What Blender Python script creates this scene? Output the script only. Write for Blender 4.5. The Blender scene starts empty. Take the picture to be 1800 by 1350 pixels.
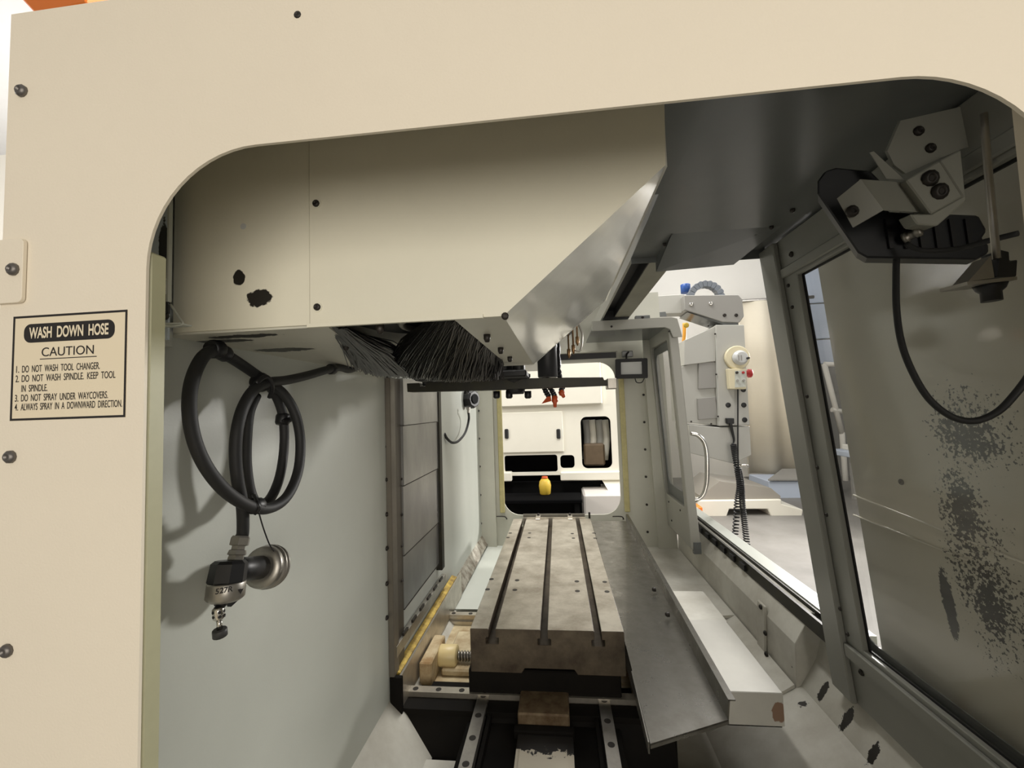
import bpy, bmesh, math, random
from mathutils import Vector, Matrix
random.seed(7)
SC = bpy.context.scene
COL = SC.collection

# ------------------------------------------------------------------ camera
RX = Vector((0.994, -0.038, -0.104)); RD = Vector((0.106, 0.055, 0.993)); RF = Vector((-0.033, -0.998, 0.058))
# world axes in camera coordinates (right, down, forward), from the photograph's vanishing points
_f = 746.14
_dy = Vector((80, 41, _f)).normalized(); _dx = -Vector((-7100, 275, _f)).normalized()
_dz = _dx.cross(_dy).normalized()
if _dz.y > 0: _dz = -_dz
_dx = _dy.cross(_dz).normalized()
if _dx.x < 0: _dx = -_dx
CAMP = Vector((0, 0, 1.5))
right = Vector((_dx.x, _dy.x, _dz.x)); down = Vector((_dx.y, _dy.y, _dz.y)); fwd = Vector((_dx.z, _dy.z, _dz.z))
cam = bpy.data.cameras.new('camera'); camo = bpy.data.objects.new('camera', cam); COL.objects.link(camo)
m = Matrix((( right.x, -down.x, -fwd.x, CAMP.x), (right.y, -down.y, -fwd.y, CAMP.y), (right.z, -down.z, -fwd.z, CAMP.z), (0, 0, 0, 1)))
camo.matrix_world = m
cam.sensor_fit = 'HORIZONTAL'; cam.sensor_width = 36; cam.lens = _f / 1800 * 36; cam.clip_start = 0.02; cam.clip_end = 100
SC.camera = camo

# ------------------------------------------------------------------ world, lights, exposure
SC.view_settings.view_transform = 'Standard'; SC.view_settings.look = 'None'
SC.view_settings.gamma = 1; SC.view_settings.use_curve_mapping = False
SC.view_settings.exposure = 0.0
w = bpy.data.worlds.new('world'); SC.world = w; w.use_nodes = True
w.node_tree.nodes['Background'].inputs[0].default_value = (1, 0.97, 0.93, 1)
w.node_tree.nodes['Background'].inputs[1].default_value = 0.32

def area(name, loc, target, sx, sy, power, col):
    l = bpy.data.lights.new(name, 'AREA'); l.shape = 'RECTANGLE'; l.size = sx; l.size_y = sy; l.energy = power; l.color = col
    o = bpy.data.objects.new(name, l); COL.objects.link(o); o.location = loc
    o.rotation_euler = (Vector(target) - Vector(loc)).to_track_quat('-Z', 'Y').to_euler()
    return o
area('shop_or_fill_light', (0.9, -3.0, 1.6), (-0.1, 0.6, 1.5), 3.8, 2.5, 102, (1, 0.93, 0.83))
area('shop_or_fill_light', (-0.25, 2.35, 4.6), (-0.3, 2.35, 0), 1.2, 0.8, 125, (1, 0.98, 0.94))
area('shop_or_fill_light', (3.3, 5.2, 2.15), (-0.4, 1.0, 1.3), 0.42, 0.42, 185, (1, 0.97, 0.93))
area('shop_or_fill_light', (1.5, 4.2, 4.2), (1.2, 5.0, 0), 3.5, 1.0, 60, (1, 0.97, 0.92))
area('shop_or_fill_light', (2.6, 1.8, 3.9), (0.9, 1.9, 1.0), 2.0, 1.0, 30, (1, 0.98, 0.95))
area('shop_or_fill_light', (-5.2, 1.5, 3.2), (-4.6, 4.6, 2.0), 2.0, 1.0, 170, (1, 0.96, 0.9))  # added fill, brightens the left shop wall
area('shop_or_fill_light', (2.6, 6.0, 3.0), (2.9, 6.6, 5.0), 3.0, 1.5, 75, (0.97, 0.98, 1))  # added upward fill, whitens the shop ceiling

# ------------------------------------------------------------------ helpers
def ray(px, py): 
    a, b = px - 900, py - 675
    return right * a + down * b + fwd * _f
def P(px, py, x=None, y=None, z=None):
    "point where the sight line of a photograph pixel meets one axis-aligned plane"
    d = ray(px, py)
    t = (x - CAMP.x) / d.x if x is not None else (y - CAMP.y) / d.y if y is not None else (z - CAMP.z) / d.z
    return CAMP + d * t
def PT(px, py, x0, z0, k):
    "the same for a plane leaning outwards by k towards the floor"
    d_ = ray(px, py); t_ = (x0 + k*(z0 - CAMP.z) - CAMP.x) / (d_.x + k*d_.z); return CAMP + d_ * t_
def ap_(px, py): return tuple(PT(px, py, .755, .57, -.6))
def lin(c): 
    c /= 255
    return c / 12.92 if c <= 0.04045 else ((c + 0.055) / 1.055) ** 2.4
def rgb(r, g, b): return (lin(r), lin(g), lin(b), 1)

def mat(name, col, rough=0.5, metal=0.0, vary=0.0, vscale=6, bump=0.0, bscale=250, col2=None, stains=None, stretch=None, spec=None, coat=0):
    m = bpy.data.materials.new(name); m.use_nodes = True; nt = m.node_tree; N = nt.nodes; L = nt.links
    b = N['Principled BSDF']; b.inputs['Roughness'].default_value = rough; b.inputs['Metallic'].default_value = metal
    if spec is not None: b.inputs['Specular IOR Level'].default_value = spec
    if coat: b.inputs['Coat Weight'].default_value = coat; b.inputs['Coat Roughness'].default_value = 0.08
    c = rgb(*col); b.inputs['Base Color'].default_value = c
    out = None
    geo = N.new('ShaderNodeNewGeometry')
    pos = geo.outputs['Position']
    if stretch:
        mp = N.new('ShaderNodeMapping'); L.new(pos, mp.inputs[0]); mp.inputs['Scale'].default_value = stretch; npos = mp.outputs[0]
    else: npos = pos
    if vary or col2:
        n = N.new('ShaderNodeTexNoise'); n.inputs['Scale'].default_value = vscale; n.inputs['Detail'].default_value = 8; n.inputs['Roughness'].default_value = 0.65
        L.new(npos, n.inputs['Vector'])
        r = N.new('ShaderNodeMapRange'); r.inputs[1].default_value = 0.35; r.inputs[2].default_value = 0.68; L.new(n.outputs[0], r.inputs[0])
        mx = N.new('ShaderNodeMix'); mx.data_type = 'RGBA'; L.new(r.outputs[0], mx.inputs[0])
        mx.inputs[6].default_value = c
        mx.inputs[7].default_value = rgb(*col2) if col2 else (c[0] * (1 - vary), c[1] * (1 - vary), c[2] * (1 - vary), 1)
        out = mx.outputs[2]
        if metal > 0.3:
            rr = N.new('ShaderNodeMapRange'); rr.inputs[3].default_value = max(0.1, rough - 0.1); rr.inputs[4].default_value = min(1, rough + 0.18); L.new(n.outputs[0], rr.inputs[0]); L.new(rr.outputs[0], b.inputs['Roughness'])
    if stains:
        mask = None
        for (cen, rad, k, sc, k2, sc2) in stains:
            s = N.new('ShaderNodeVectorMath'); s.operation = 'SUBTRACT'; L.new(pos, s.inputs[0]); s.inputs[1].default_value = cen
            d = N.new('ShaderNodeVectorMath'); d.operation = 'DIVIDE'; L.new(s.outputs[0], d.inputs[0]); d.inputs[1].default_value = rad
            le = N.new('ShaderNodeVectorMath'); le.operation = 'LENGTH'; L.new(d.outputs[0], le.inputs[0])
            val = le.outputs['Value']
            for kk, ss in ((k, sc), (k2, sc2)):
                if not kk: continue
                n = N.new('ShaderNodeTexNoise'); n.inputs['Scale'].default_value = ss; n.inputs['Detail'].default_value = 6; n.inputs['Roughness'].default_value = 0.6; L.new(pos, n.inputs['Vector'])
                ma = N.new('ShaderNodeMath'); ma.operation = 'MULTIPLY_ADD'; L.new(n.outputs[0], ma.inputs[0]); ma.inputs[1].default_value = kk; ma.inputs[2].default_value = -kk / 2
                ad = N.new('ShaderNodeMath'); ad.operation = 'ADD'; L.new(val, ad.inputs[0]); L.new(ma.outputs[0], ad.inputs[1]); val = ad.outputs[0]
            r = N.new('ShaderNodeMapRange'); r.inputs[1].default_value = 1.06; r.inputs[2].default_value = 0.96; r.clamp = True; L.new(val, r.inputs[0])
            if mask is None: mask = r.outputs[0]
            else:
                mm = N.new('ShaderNodeMath'); mm.operation = 'MAXIMUM'; L.new(mask, mm.inputs[0]); L.new(r.outputs[0], mm.inputs[1]); mask = mm.outputs[0]
        mx = N.new('ShaderNodeMix'); mx.data_type = 'RGBA'; L.new(mask, mx.inputs[0])
        if out: L.new(out, mx.inputs[6])
        else: mx.inputs[6].default_value = c
        mx.inputs[7].default_value = stain_colour
        out = mx.outputs[2]
    if out: L.new(out, b.inputs['Base Color'])
    if bump:
        n = N.new('ShaderNodeTexNoise'); n.inputs['Scale'].default_value = bscale; n.inputs['Detail'].default_value = 3; L.new(npos, n.inputs['Vector'])
        bp = N.new('ShaderNodeBump'); bp.inputs['Strength'].default_value = bump; bp.inputs['Distance'].default_value = 0.002; L.new(n.outputs[0], bp.inputs['Height']); L.new(bp.outputs[0], b.inputs['Normal'])
    return m
stain_colour = rgb(34, 31, 27)

class MB:
    def __init__(s): s.bm = bmesh.new()
    def poly(s, pts, smooth=False):
        vs = [s.bm.verts.new(p) for p in pts]; f = s.bm.faces.new(vs); f.smooth = smooth; return s
    def box(s, lo, hi):
        x0, y0, z0 = lo; x1, y1, z1 = hi
        return s.hexa([(x0,y0,z0),(x1,y0,z0),(x1,y1,z0),(x0,y1,z0)], [(x0,y0,z1),(x1,y0,z1),(x1,y1,z1),(x0,y1,z1)])
    def hexa(s, a, b):
        n = len(a); A = [s.bm.verts.new(p) for p in a]; B = [s.bm.verts.new(p) for p in b]
        s.bm.faces.new(A[::-1]); s.bm.faces.new(B)
        for i in range(n): s.bm.faces.new((A[i], A[(i+1) % n], B[(i+1) % n], B[i]))
        return s
    def prism(s, pts, d):
        d = Vector(d); return s.hexa([Vector(p) for p in pts], [Vector(p) + d for p in pts])
    def cyl(s, p0, p1, r0, r1=None, n=16, cap=True):
        r1 = r0 if r1 is None else r1
        p0 = Vector(p0); p1 = Vector(p1); q = (p1 - p0).to_track_quat('Z', 'Y')
        A = [s.bm.verts.new(p0 + q @ Vector((r0*math.cos(2*math.pi*i/n), r0*math.sin(2*math.pi*i/n), 0))) for i in range(n)]
        B = [s.bm.verts.new(p1 + q @ Vector((r1*math.cos(2*math.pi*i/n), r1*math.sin(2*math.pi*i/n), 0))) for i in range(n)]
        for i in range(n):
            f = s.bm.faces.new((A[i], A[(i+1) % n], B[(i+1) % n], B[i])); f.smooth = n > 8
        if cap: s.bm.faces.new(A[::-1]); s.bm.faces.new(B)
        return s
    def lathe(s, p0, axis, prof, n=20):
        "prof: (distance along the axis, radius)"
        p0 = Vector(p0); q = Vector(axis).to_track_quat('Z', 'Y'); rings = []
        for h, r in prof: rings.append([s.bm.verts.new(p0 + q @ Vector((r*math.cos(2*math.pi*i/n), r*math.sin(2*math.pi*i/n), h))) for i in range(n)])
        for a, b in zip(rings, rings[1:]):
            for i in range(n):
                f = s.bm.faces.new((a[i], a[(i+1) % n], b[(i+1) % n], b[i])); f.smooth = n > 8
        s.bm.faces.new(rings[0][::-1]); s.bm.faces.new(rings[-1]); return s
    def tube(s, pts, r, n=10, sub=6, closed=False):
        pts = [Vector(p) for p in pts]
        if sub > 1: pts = catmull(pts, sub)
        rings = []; prev = None
        for i, p in enumerate(pts):
            t = (pts[min(i+1, len(pts)-1)] - pts[max(i-1, 0)]).normalized()
            if prev is None:
                u = t.orthogonal().normalized()
            else:
                u = (prev - t * prev.dot(t)).normalized()
            prev = u; v = t.cross(u)
            rr = r(i / (len(pts) - 1)) if callable(r) else r
            rings.append([s.bm.verts.new(p + u * rr * math.cos(2*math.pi*k/n) + v * rr * math.sin(2*math.pi*k/n)) for k in range(n)])
        for a, b in zip(rings, rings[1:]):
            for k in range(n):
                f = s.bm.faces.new((a[k], a[(k+1) % n], b[(k+1) % n], b[k])); f.smooth = True
        s.bm.faces.new(rings[0][::-1]); s.bm.faces.new(rings[-1]); return s
    def plate(s, outer, holes, O, U, V, N):
        "flat plate with holes: 2-D loops in the frame (O,U,V), thickness vector N"
        O = Vector(O); U = Vector(U); V = Vector(V); N = Vector(N)
        b = bmesh.new(); loops = []
        for lp in [outer] + holes:
            vs = [b.verts.new((p[0], p[1], 0)) for p in lp]; loops.append(vs)
            for i in range(len(vs)): b.edges.new((vs[i], vs[(i+1) % len(vs)]))
        bmesh.ops.triangle_fill(b, use_beauty=True, use_dissolve=False, edges=b.edges[:])
        b.verts.index_update()
        def w(v, k): return O + U * v.co.x + V * v.co.y + N * k
        bot = {v: s.bm.verts.new(w(v, 0)) for v in b.verts}; top = {v: s.bm.verts.new(w(v, 1)) for v in b.verts}
        for f in b.faces:
            s.bm.faces.new([bot[v] for v in f.verts]); s.bm.faces.new([top[v] for v in reversed(f.verts)])
        for vs in loops:
            for i in range(len(vs)):
                a, c = vs[i], vs[(i+1) % len(vs)]
                try: s.bm.faces.new((bot[a], bot[c], top[c], top[a]))
                except ValueError: pass
        b.free(); return s
    def build(s, name, material, parent=None, bevel=0, kind=None, label=None, seg=1):
        bmesh.ops.recalc_face_normals(s.bm, faces=s.bm.faces[:])
        off = base(parent)
        bmesh.ops.translate(s.bm, vec=-off, verts=s.bm.verts[:])
        me = bpy.data.meshes.new(name); s.bm.to_mesh(me); s.bm.free()
        o = bpy.data.objects.new(name, me); COL.objects.link(o)
        if parent: o.parent = parent
        if material: me.materials.append(material)
        if bevel:
            bv = o.modifiers.new('bevel', 'BEVEL'); bv.width = bevel; bv.segments = seg; bv.limit_method = 'ANGLE'; bv.angle_limit = 0.6
        if kind: o['kind'] = kind
        if label: o['label'] = label
        return o
def base(o):
    v = Vector((0, 0, 0))
    while o is not None: v += Vector(o.location); o = o.parent
    return v
def catmull(p, n):
    out = []; q = [p[0] * 2 - p[1]] + p + [p[-1] * 2 - p[-2]]
    for i in range(1, len(q) - 2):
        a, b, c, d = q[i-1], q[i], q[i+1], q[i+2]
        for k in range(n):
            t = k / n
            out.append(0.5 * (2*b + (c-a)*t + (2*a-5*b+4*c-d)*t*t + (3*b-a-3*c+d)*t**3))
    out.append(p[-1]); return out
def rrect(x0, y0, x1, y1, r, n=8):
    pts = []
    for cx, cy, a0 in ((x1-r, y1-r, 0), (x0+r, y1-r, 90), (x0+r, y0+r, 180), (x1-r, y0+r, 270)):
        for k in range(n + 1):
            a = math.radians(a0 + 90 * k / n); pts.append((cx + r*math.cos(a), cy + r*math.sin(a)))
    return pts
def thing(name, label, cat, loc, group=None):
    o = bpy.data.objects.new(name, None); COL.objects.link(o); o.location = loc; o.empty_display_size = 0.05
    o['label'] = label; o['category'] = cat
    if group: o['group'] = group
    return o
def tag(o, label, cat, group=None):
    o['label'] = label; o['category'] = cat
    if group: o['group'] = group
    return o
_screw = {}
def screw_mesh(r, h, material, socket=True):
    key = (r, h, material.name, socket)
    if key not in _screw:
        mb = MB()
        if socket: mb.lathe((0,0,0), (0,0,1), [(-0.001, r), (h*0.55, r), (h, r*0.62), (h*0.98, r*0.42), (h*0.55, r*0.36)], 10)
        else: mb.lathe((0,0,0), (0,0,1), [(-0.001, r), (h*0.5, r*0.95), (h*0.85, r*0.7), (h, r*0.25)], 10)
        bmesh.ops.recalc_face_normals(mb.bm, faces=mb.bm.faces[:])
        me = bpy.data.meshes.new('screw'); mb.bm.to_mesh(me); mb.bm.free(); me.materials.append(material); _screw[key] = me
    return _screw[key]
def screws(pts, normal, r, h, material, parent, name='screw', socket=True):
    me = screw_mesh(r, h, material, socket); q = Vector(normal).to_track_quat('Z', 'Y'); off = base(parent)
    for p in pts:
        o = bpy.data.objects.new(name, me); COL.objects.link(o); o.parent = parent
        o.location = Vector(p) - off; o.rotation_mode = 'QUATERNION'; o.rotation_quaternion = q
def text_mesh(body, material, parent, name, origin, U, V, width, height, bold=0.0, depth=0.0002):
    "lettering fitted to a box: origin = lower left, U and V unit vectors"
    cu = bpy.data.curves.new(name, 'FONT'); cu.body = body; cu.offset = bold; cu.fill_mode = 'FRONT'
    tmp = bpy.data.objects.new('text_tmp', cu); COL.objects.link(tmp)
    dg = bpy.context.evaluated_depsgraph_get(); me = bpy.data.meshes.new_from_object(tmp.evaluated_get(dg))
    bpy.data.objects.remove(tmp); bpy.data.curves.remove(cu)
    xs = [v.co.x for v in me.vertices]; ys = [v.co.y for v in me.vertices]
    x0, x1 = min(xs), max(xs); y0 = 0 if ',' in body else min(ys); y1 = max(ys)
    off = base(parent); U = Vector(U); V = Vector(V)
    for v in me.vertices:
        v.co = Vector(origin) + U * ((v.co.x - x0) / (x1 - x0) * width) + V * ((v.co.y - y0) / (y1 - y0) * height) - off
    me.name = name; me.materials.append(material)
    o = bpy.data.objects.new(name, me); COL.objects.link(o); o.parent = parent
    return o

# ------------------------------------------------------------------ dimensions (metres)
XL, YF, YN = -0.539, 2.90, 0.36         # machine's back wall, far side wall, near side wall (outer face)
ZT = 0.82                               # table top
CHZ = 1.617                             # underside of the tool changer cover

# ------------------------------------------------------------------ materials
cream = mat('cream_paint', (232, 222, 202), 0.55, vary=0.04, vscale=3, bump=0.12, bscale=420)
stain_colour = rgb(34, 31, 27)
white_paint = mat('white_paint', (196, 199, 190), 0.38, vary=0.05, vscale=4, bump=0.05, bscale=300)
pan_paint = mat('pan_paint', (205, 203, 193), 0.42, col2=(176, 172, 160), vscale=5, bump=0.05,
    stains=[(ap_(1410,1178), (.03,.012,.024), 1.5, 60, .6, 200), (ap_(1446,1216), (.03,.013,.034), 1.6, 60, .6, 200), (ap_(1488,1265), (.03,.014,.04), 1.6, 70, .6, 200), (ap_(1535,1325), (.03,.012,.03), 1.6, 70, .6, 200), (ap_(1422,1240), (.03,.016,.010), 1.6, 80, .6, 200)])
far_paint = mat('far_paint', (196, 195, 182), 0.5, vary=0.08, vscale=5)
grey_paint = mat('grey_door_paint', (164, 163, 154), 0.32, vary=0.06, vscale=5, bump=0.04)
near_door_shaded = mat('near_door_shaded', (140, 140, 133), 0.34, vary=0.08, vscale=5, bump=0.04)  # door grey darkened to paint in the near door's shade
dark_grey_paint = mat('dark_grey_paint', (106, 109, 108), 0.22, vary=0.1, vscale=4)
cover_front = mat('cover_front_paint', (228, 224, 205), 0.45, vary=0.05, vscale=4, bump=0.06, bscale=300,
    stains=[(tuple(P(418,488,y=.525)), (.0085,.05,.011), 0.9, 60, .3, 200), (tuple(P(455,523,y=.525)), (.017,.05,.0115), 1.0, 60, .5, 250)])
cover_gloss = mat('cover_gloss_paint', (206, 205, 196), 0.16, vary=0.1, vscale=7, coat=0.5)
cover_under = mat('cover_under_paint', (205, 203, 190), 0.4, vary=0.08, vscale=6,
    stains=[(tuple(P(430,591,z=CHZ)), (.05,.012,.05), 1.2, 40, .4, 160), (tuple(P(390,600,z=CHZ)), (.05,.012,.05), 1.2, 40, .4, 160), (tuple(P(500,615,z=CHZ)), (.05,.02,.05), 1.2, 40, .4, 160)])
seal_yellow = mat('aged_seal', (190, 180, 128), 0.6, vary=0.2, vscale=30)
seal_green = mat('window_seal', (176, 174, 142), 0.5, vary=0.1, vscale=20)
black = mat('black_plastic', (17, 17, 19), 0.45)
black_rubber = mat('black_rubber', (30, 30, 30), 0.62, vary=0.15, vscale=30)
black_iron = mat('black_iron', (30, 29, 25), 0.5, col2=(44, 42, 26), vscale=18, metal=0.3)
oil_black = mat('oily_cast_iron', (20, 17, 13), 0.75, col2=(11, 9, 7), vscale=9, spec=.15)
bristle = mat('bristle', (22, 21, 20), 0.35)
print_black = mat('print_black', (30, 26, 24), 0.6)
label_film = mat('label_film', (229, 216, 188), 0.5)
steel = mat('steel', (168, 164, 156), 0.35, metal=0.9, vary=0.2, vscale=25)
chrome = mat('chrome', (215, 212, 205), 0.16, metal=1.0)
screw_steel = mat('screw_steel', (112, 108, 104), 0.4, metal=0.7)
dark_screw = mat('dark_screw', (48, 44, 40), 0.45, metal=0.4)
table_iron = mat('table_iron', (200, 194, 182), 0.32, metal=0.75, col2=(150, 141, 126), vscale=9, bump=0.05, bscale=120)
table_side = mat('table_side', (90, 80, 64), 0.55, metal=0.2, col2=(50, 38, 26), vscale=12)
tray_metal = mat('tray_metal', (124, 122, 116), 0.26, metal=0.8, col2=(98, 95, 88), vscale=14)
way_steel = mat('way_cover_steel', (150, 150, 148), 0.28, metal=0.7, vary=0.2, vscale=8, stretch=(1, 1, 0.4))
way_frame = mat('way_frame', (118, 112, 102), 0.4, metal=0.5, vary=0.15, vscale=9)
rail_steel = mat('rail_steel', (205, 198, 184), 0.3, metal=0.8, vary=0.25, vscale=20)
cream_cast = mat('cream_casting', (214, 200, 165), 0.45, col2=(150, 120, 80), vscale=10)
cap_yellow = mat('cap_cream', (226, 205, 150), 0.4)
rust_cover = mat('stained_block', (128, 112, 88), 0.42, col2=(84, 64, 44), vscale=22, metal=0.2)
orange = mat('orange_plastic', (198, 84, 40), 0.4)
orange_beam = mat('orange_paint', (245, 130, 45), 0.5)
concrete = mat('concrete', (136, 133, 128), 0.6, col2=(112, 109, 104), vscale=1.2)
shop_white = mat('shop_wall_paint', (240, 236, 226), 0.7, vary=0.03, vscale=1.5)
shop_beige = mat('beige_curtain', (228, 218, 196), 0.7, vary=0.06, vscale=2)
pendant_grey = mat('pendant_grey', (182, 181, 174), 0.4, vary=0.03)
pendant_dark = mat('pendant_dark_grey', (150, 148, 143), 0.4)
mpg_cream = mat('mpg_cream', (222, 212, 180), 0.45)
bg_white = mat('background_machine_paint', (232, 228, 214), 0.45, vary=0.03)
bg_blue = mat('pale_blue_paint', (196, 206, 222), 0.5)
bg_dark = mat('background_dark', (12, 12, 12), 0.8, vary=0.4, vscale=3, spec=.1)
yellow = mat('yellow_plastic', (205, 172, 60), 0.5)
blue = mat('blue_plastic', (40, 80, 150), 0.4)
red = mat('red_plastic', (170, 40, 40), 0.4)
brown = mat('brown_fixture', (110, 92, 70), 0.5, vary=0.3)
lens_mat = mat('lamp_lens', (205, 206, 204), 0.2)
tarp = mat('shop_roof_sheet', (232, 233, 236), 0.6, vary=0.05, vscale=1.2)
def glass_mat(name, tint, alpha, rough=0.08):
    m = bpy.data.materials.new(name); m.use_nodes = True; nt = m.node_tree; b = nt.nodes['Principled BSDF']; o = nt.nodes['Material Output']
    b.inputs['Base Color'].default_value = rgb(*tint); b.inputs['Roughness'].default_value = rough; b.inputs['IOR'].default_value = 1.5
    tr = nt.nodes.new('ShaderNodeBsdfTransparent'); tr.inputs[0].default_value = (0.95, 0.95, 0.94, 1)
    gl = nt.nodes.new('ShaderNodeBsdfGlossy'); gl.inputs['Roughness'].default_value = rough
    fr = nt.nodes.new('ShaderNodeMath'); fr.operation = 'MULTIPLY_ADD'; fr.inputs[1].default_value = .4; fr.inputs[2].default_value = .04
    lw = nt.nodes.new('ShaderNodeLayerWeight'); lw.inputs[0].default_value = .5; pw = nt.nodes.new('ShaderNodeMath'); pw.operation = 'POWER'; pw.inputs[1].default_value = 5; nt.links.new(lw.outputs['Facing'], pw.inputs[0]); nt.links.new(pw.outputs[0], fr.inputs[0])
    mx = nt.nodes.new('ShaderNodeMixShader'); nt.links.new(fr.outputs[0], mx.inputs[0]); nt.links.new(tr.outputs[0], mx.inputs[1]); nt.links.new(gl.outputs[0], mx.inputs[2])
    m2 = nt.nodes.new('ShaderNodeMixShader'); m2.inputs[0].default_value = alpha; nt.links.new(mx.outputs[0], m2.inputs[1]); nt.links.new(b.outputs[0], m2.inputs[2])
    nt.links.new(m2.outputs[0], o.inputs['Surface']); return m
glass = glass_mat('door_glass', (120, 120, 116), 0.06)
stain_colour = rgb(74, 72, 70)
def fs(px, py): return tuple(PT(px, py, .663 + .085, 1.951, .095))
fixed_grey = mat('fixed_panel_paint', (218, 213, 198), 0.4, vary=0.08, vscale=4,
    stains=[(fs(1700,765), (.3,.05,.05), 3.0, 12, 6.5, 130), (fs(1690,900), (.3,.035,.06), 3.0, 14, 6.5, 130), (fs(1735,1030), (.3,.045,.085), 3.2, 14, 7, 130), (fs(1668,1062), (.3,.015,.075), 1.4, 40, 1.2, 200)])

# ------------------------------------------------------------------ shop around the machine (setting)
def struct(mb, name, material, parent=None, **k): return mb.build(name, material, parent, kind=None if parent else 'structure', **k)
struct(MB().box((-9, -6, -0.1), (9, 10.0, 0)), 'floor', concrete)
struct(MB().box((-9, 9.0, 0), (9, 9.1, 5.0)), 'wall_back', shop_white)
struct(MB().box((-9, 4.6, 0), (-1.9, 4.7, 5.0)), 'wall_left_shop', shop_white)
struct(MB().box((-9, -6, 5.0), (9, 10.0, 5.1)), 'ceiling', tarp)

# ------------------------------------------------------------------ machine shell (setting)
wl = struct(MB().prism([(XL - 0.02, 0.39, 0.45), (XL - .02, YF, .45), (XL - .02, YF, 2.25), (XL - .02, .85, 2.25), (XL - .02, .85, 1.915), (XL - .02, .39, 1.915)], (.02, 0, 0)), 'wall_left', white_paint)
wf_holes = [rrect(-0.388, 0.782, 0.392, 1.795, 0.115)]
slot = P(1010, 627, y=YF); slot2 = P(1083, 627, y=YF)
wf = struct(MB().plate([(XL, 0.40), (0.735, 0.40), (0.70, 2.25), (XL, 2.25)], wf_holes, (0, YF, 0), (1,0,0), (0,0,1), (0, 0.012, 0)), 'wall_far', far_paint)
MB().box((-0.10, YF - 0.006, slot.z - 0.02), (slot2.x, YF, slot.z + 0.018)).build('vent_slot', black, wf)
MB().box((-0.12, YF - 0.02, slot.z + 0.022), (slot2.x + 0.01, YF, slot.z + 0.034)).build('drip_edge', far_paint, wf)
for px in (877, 1093):
    a = P(px, 690, y=YF - 0.01)
    MB().box((a.x - 0.017, YF - 0.016, 0.80), (a.x + 0.017, YF, 1.72)).build('window_seal', seal_yellow, wf, bevel=0.004)
for px in (882, 1087):
    a = P(px, 909, y=YF - 0.01)
    MB().tube([(a.x - 0.035, YF - 0.012, a.z + 0.004), (a.x - 0.03, YF - 0.014, a.z + 0.006), (a.x + 0.02, YF - 0.014, a.z + 0.004), (a.x + 0.034, YF - 0.012, a.z - 0.012), (a.x + 0.03, YF - 0.002, a.z - 0.014)], 0.0035, 6, 4).build('wire_hook', dark_screw, wf)
# corner posts of the far wall, with screw rows
MB().box((XL, YF - 0.035, 0.50), (XL + 0.10, YF, 1.95)).build('corner_post', far_paint, wf)
MB().hexa([(0.615, YF-0.03, 0.5), (0.735, YF-0.03, 0.5), (0.735, YF, 0.5), (0.615, YF, 0.5)], [(0.575, YF-0.03, 2.0), (0.70, YF-0.03, 2.0), (0.70, YF, 2.0), (0.575, YF, 2.0)]).build('corner_post', far_paint, wf)
screws([P(841 + (py - 720) * 0.022, py, y=YF - 0.035) for py in (722, 771, 820, 870, 920)], (0,-1,0), 0.008, 0.006, dark_screw, wf)
screws([P(1131 + (py - 690) * 0.03, py, y=YF - 0.03) for py in (694, 742, 790, 838, 887, 935)], (0,-1,0), 0.008, 0.006, dark_screw, wf)
# roof of the enclosure
struct(MB().box((XL - 0.02, 0.75, 2.25), (0.42, 1.36, 2.27)).box((0.25, 1.36, 2.25), (0.42, YF, 2.27)).box((XL - .02, 2.80, 2.25), (0.25, YF, 2.27)), 'ceiling', dark_grey_paint)
struct(MB().box((XL - 0.02, 0.392, 1.917), (0.228, 0.85, 1.925)), 'trim_1', dark_grey_paint)
# lower front wall: sloping apron from the sill down to the chip pan
fw = struct(MB().prism([(0.80, 1.53, 0.80), (0.745, 1.53, 0.70), (0.735, 1.53, 0.40), (0.745, 1.53, 0.40), (.755, 1.53, .70), (0.81, 1.53, 0.80)], (0, YF - 1.53, 0)).prism([(0.848, 0.39, 0.80), (.806, .39, .655), (0.755, 0.39, 0.57), (0.75, 0.39, 0.40), (0.76, 0.39, 0.40), (.765, .39, .565), (.816, .39, .65), (0.858, 0.39, 0.80)], (0, 1.53 - 0.39, 0)), 'wall_front', pan_paint)
MB().box((0.823, 1.36, 0.775), (0.885, YF + 0.2, 0.815)).build('sill', white_paint, fw)
screws([P(px, py, x=0.742) for px, py in ((1237,1023),(1247,1040),(1271,1068),(1300,1103),(1222,1003))], (-1,0,0.15), 0.008, 0.006, dark_screw, fw)
MB().prism([(.737, 1.528, .40), (.86, 1.528, .40), (.86, 1.528, .80), (.80, 1.528, .80), (.747, 1.528, .70)], (0, .004, 0)).build('joint_plate', pan_paint, fw)
ba = P(1343, 1060, x=.752); bb = P(1343, 1165, x=.738)
MB().prism([(.740, ba.y - .03, ba.z), (.740, ba.y + .03, ba.z), (.726, bb.y + .03, bb.z), (.726, bb.y - .03, bb.z)], (.01, 0, 0)).build('joint_bracket', pan_paint, fw, bevel=.003)
screws([P(1338, 1067, x=.739), P(1346, 1113, x=.733), P(1348, 1150, x=.729)], (-1,0,0), 0.009, 0.007, dark_screw, fw)
for i in range(7):
    y = 1.95 + 0.11 * i
    MB().box((0.766, y, 0.775), (0.784, y + 0.05, 0.80)).build('drain_notch', black, fw)

# ------------------------------------------------------------------ near side panel with the big window opening
sp = thing('side_panel', 'cream sheet metal side panel with a large rounded opening and a wash down hose label', 'panel', (-0.07, YN, 0.3))
hole = rrect(-0.386, 0.70, 0.398, 1.757, 0.112, 14)
MB().plate([(-0.546, 0.3), (0.64, 0.3), (0.64, 1.924), (-0.546, 1.924)], [hole], (0, YN, 0), (1,0,0), (0,0,1), (0, 0.003, 0)).build('sheet', cream, sp)
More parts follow.
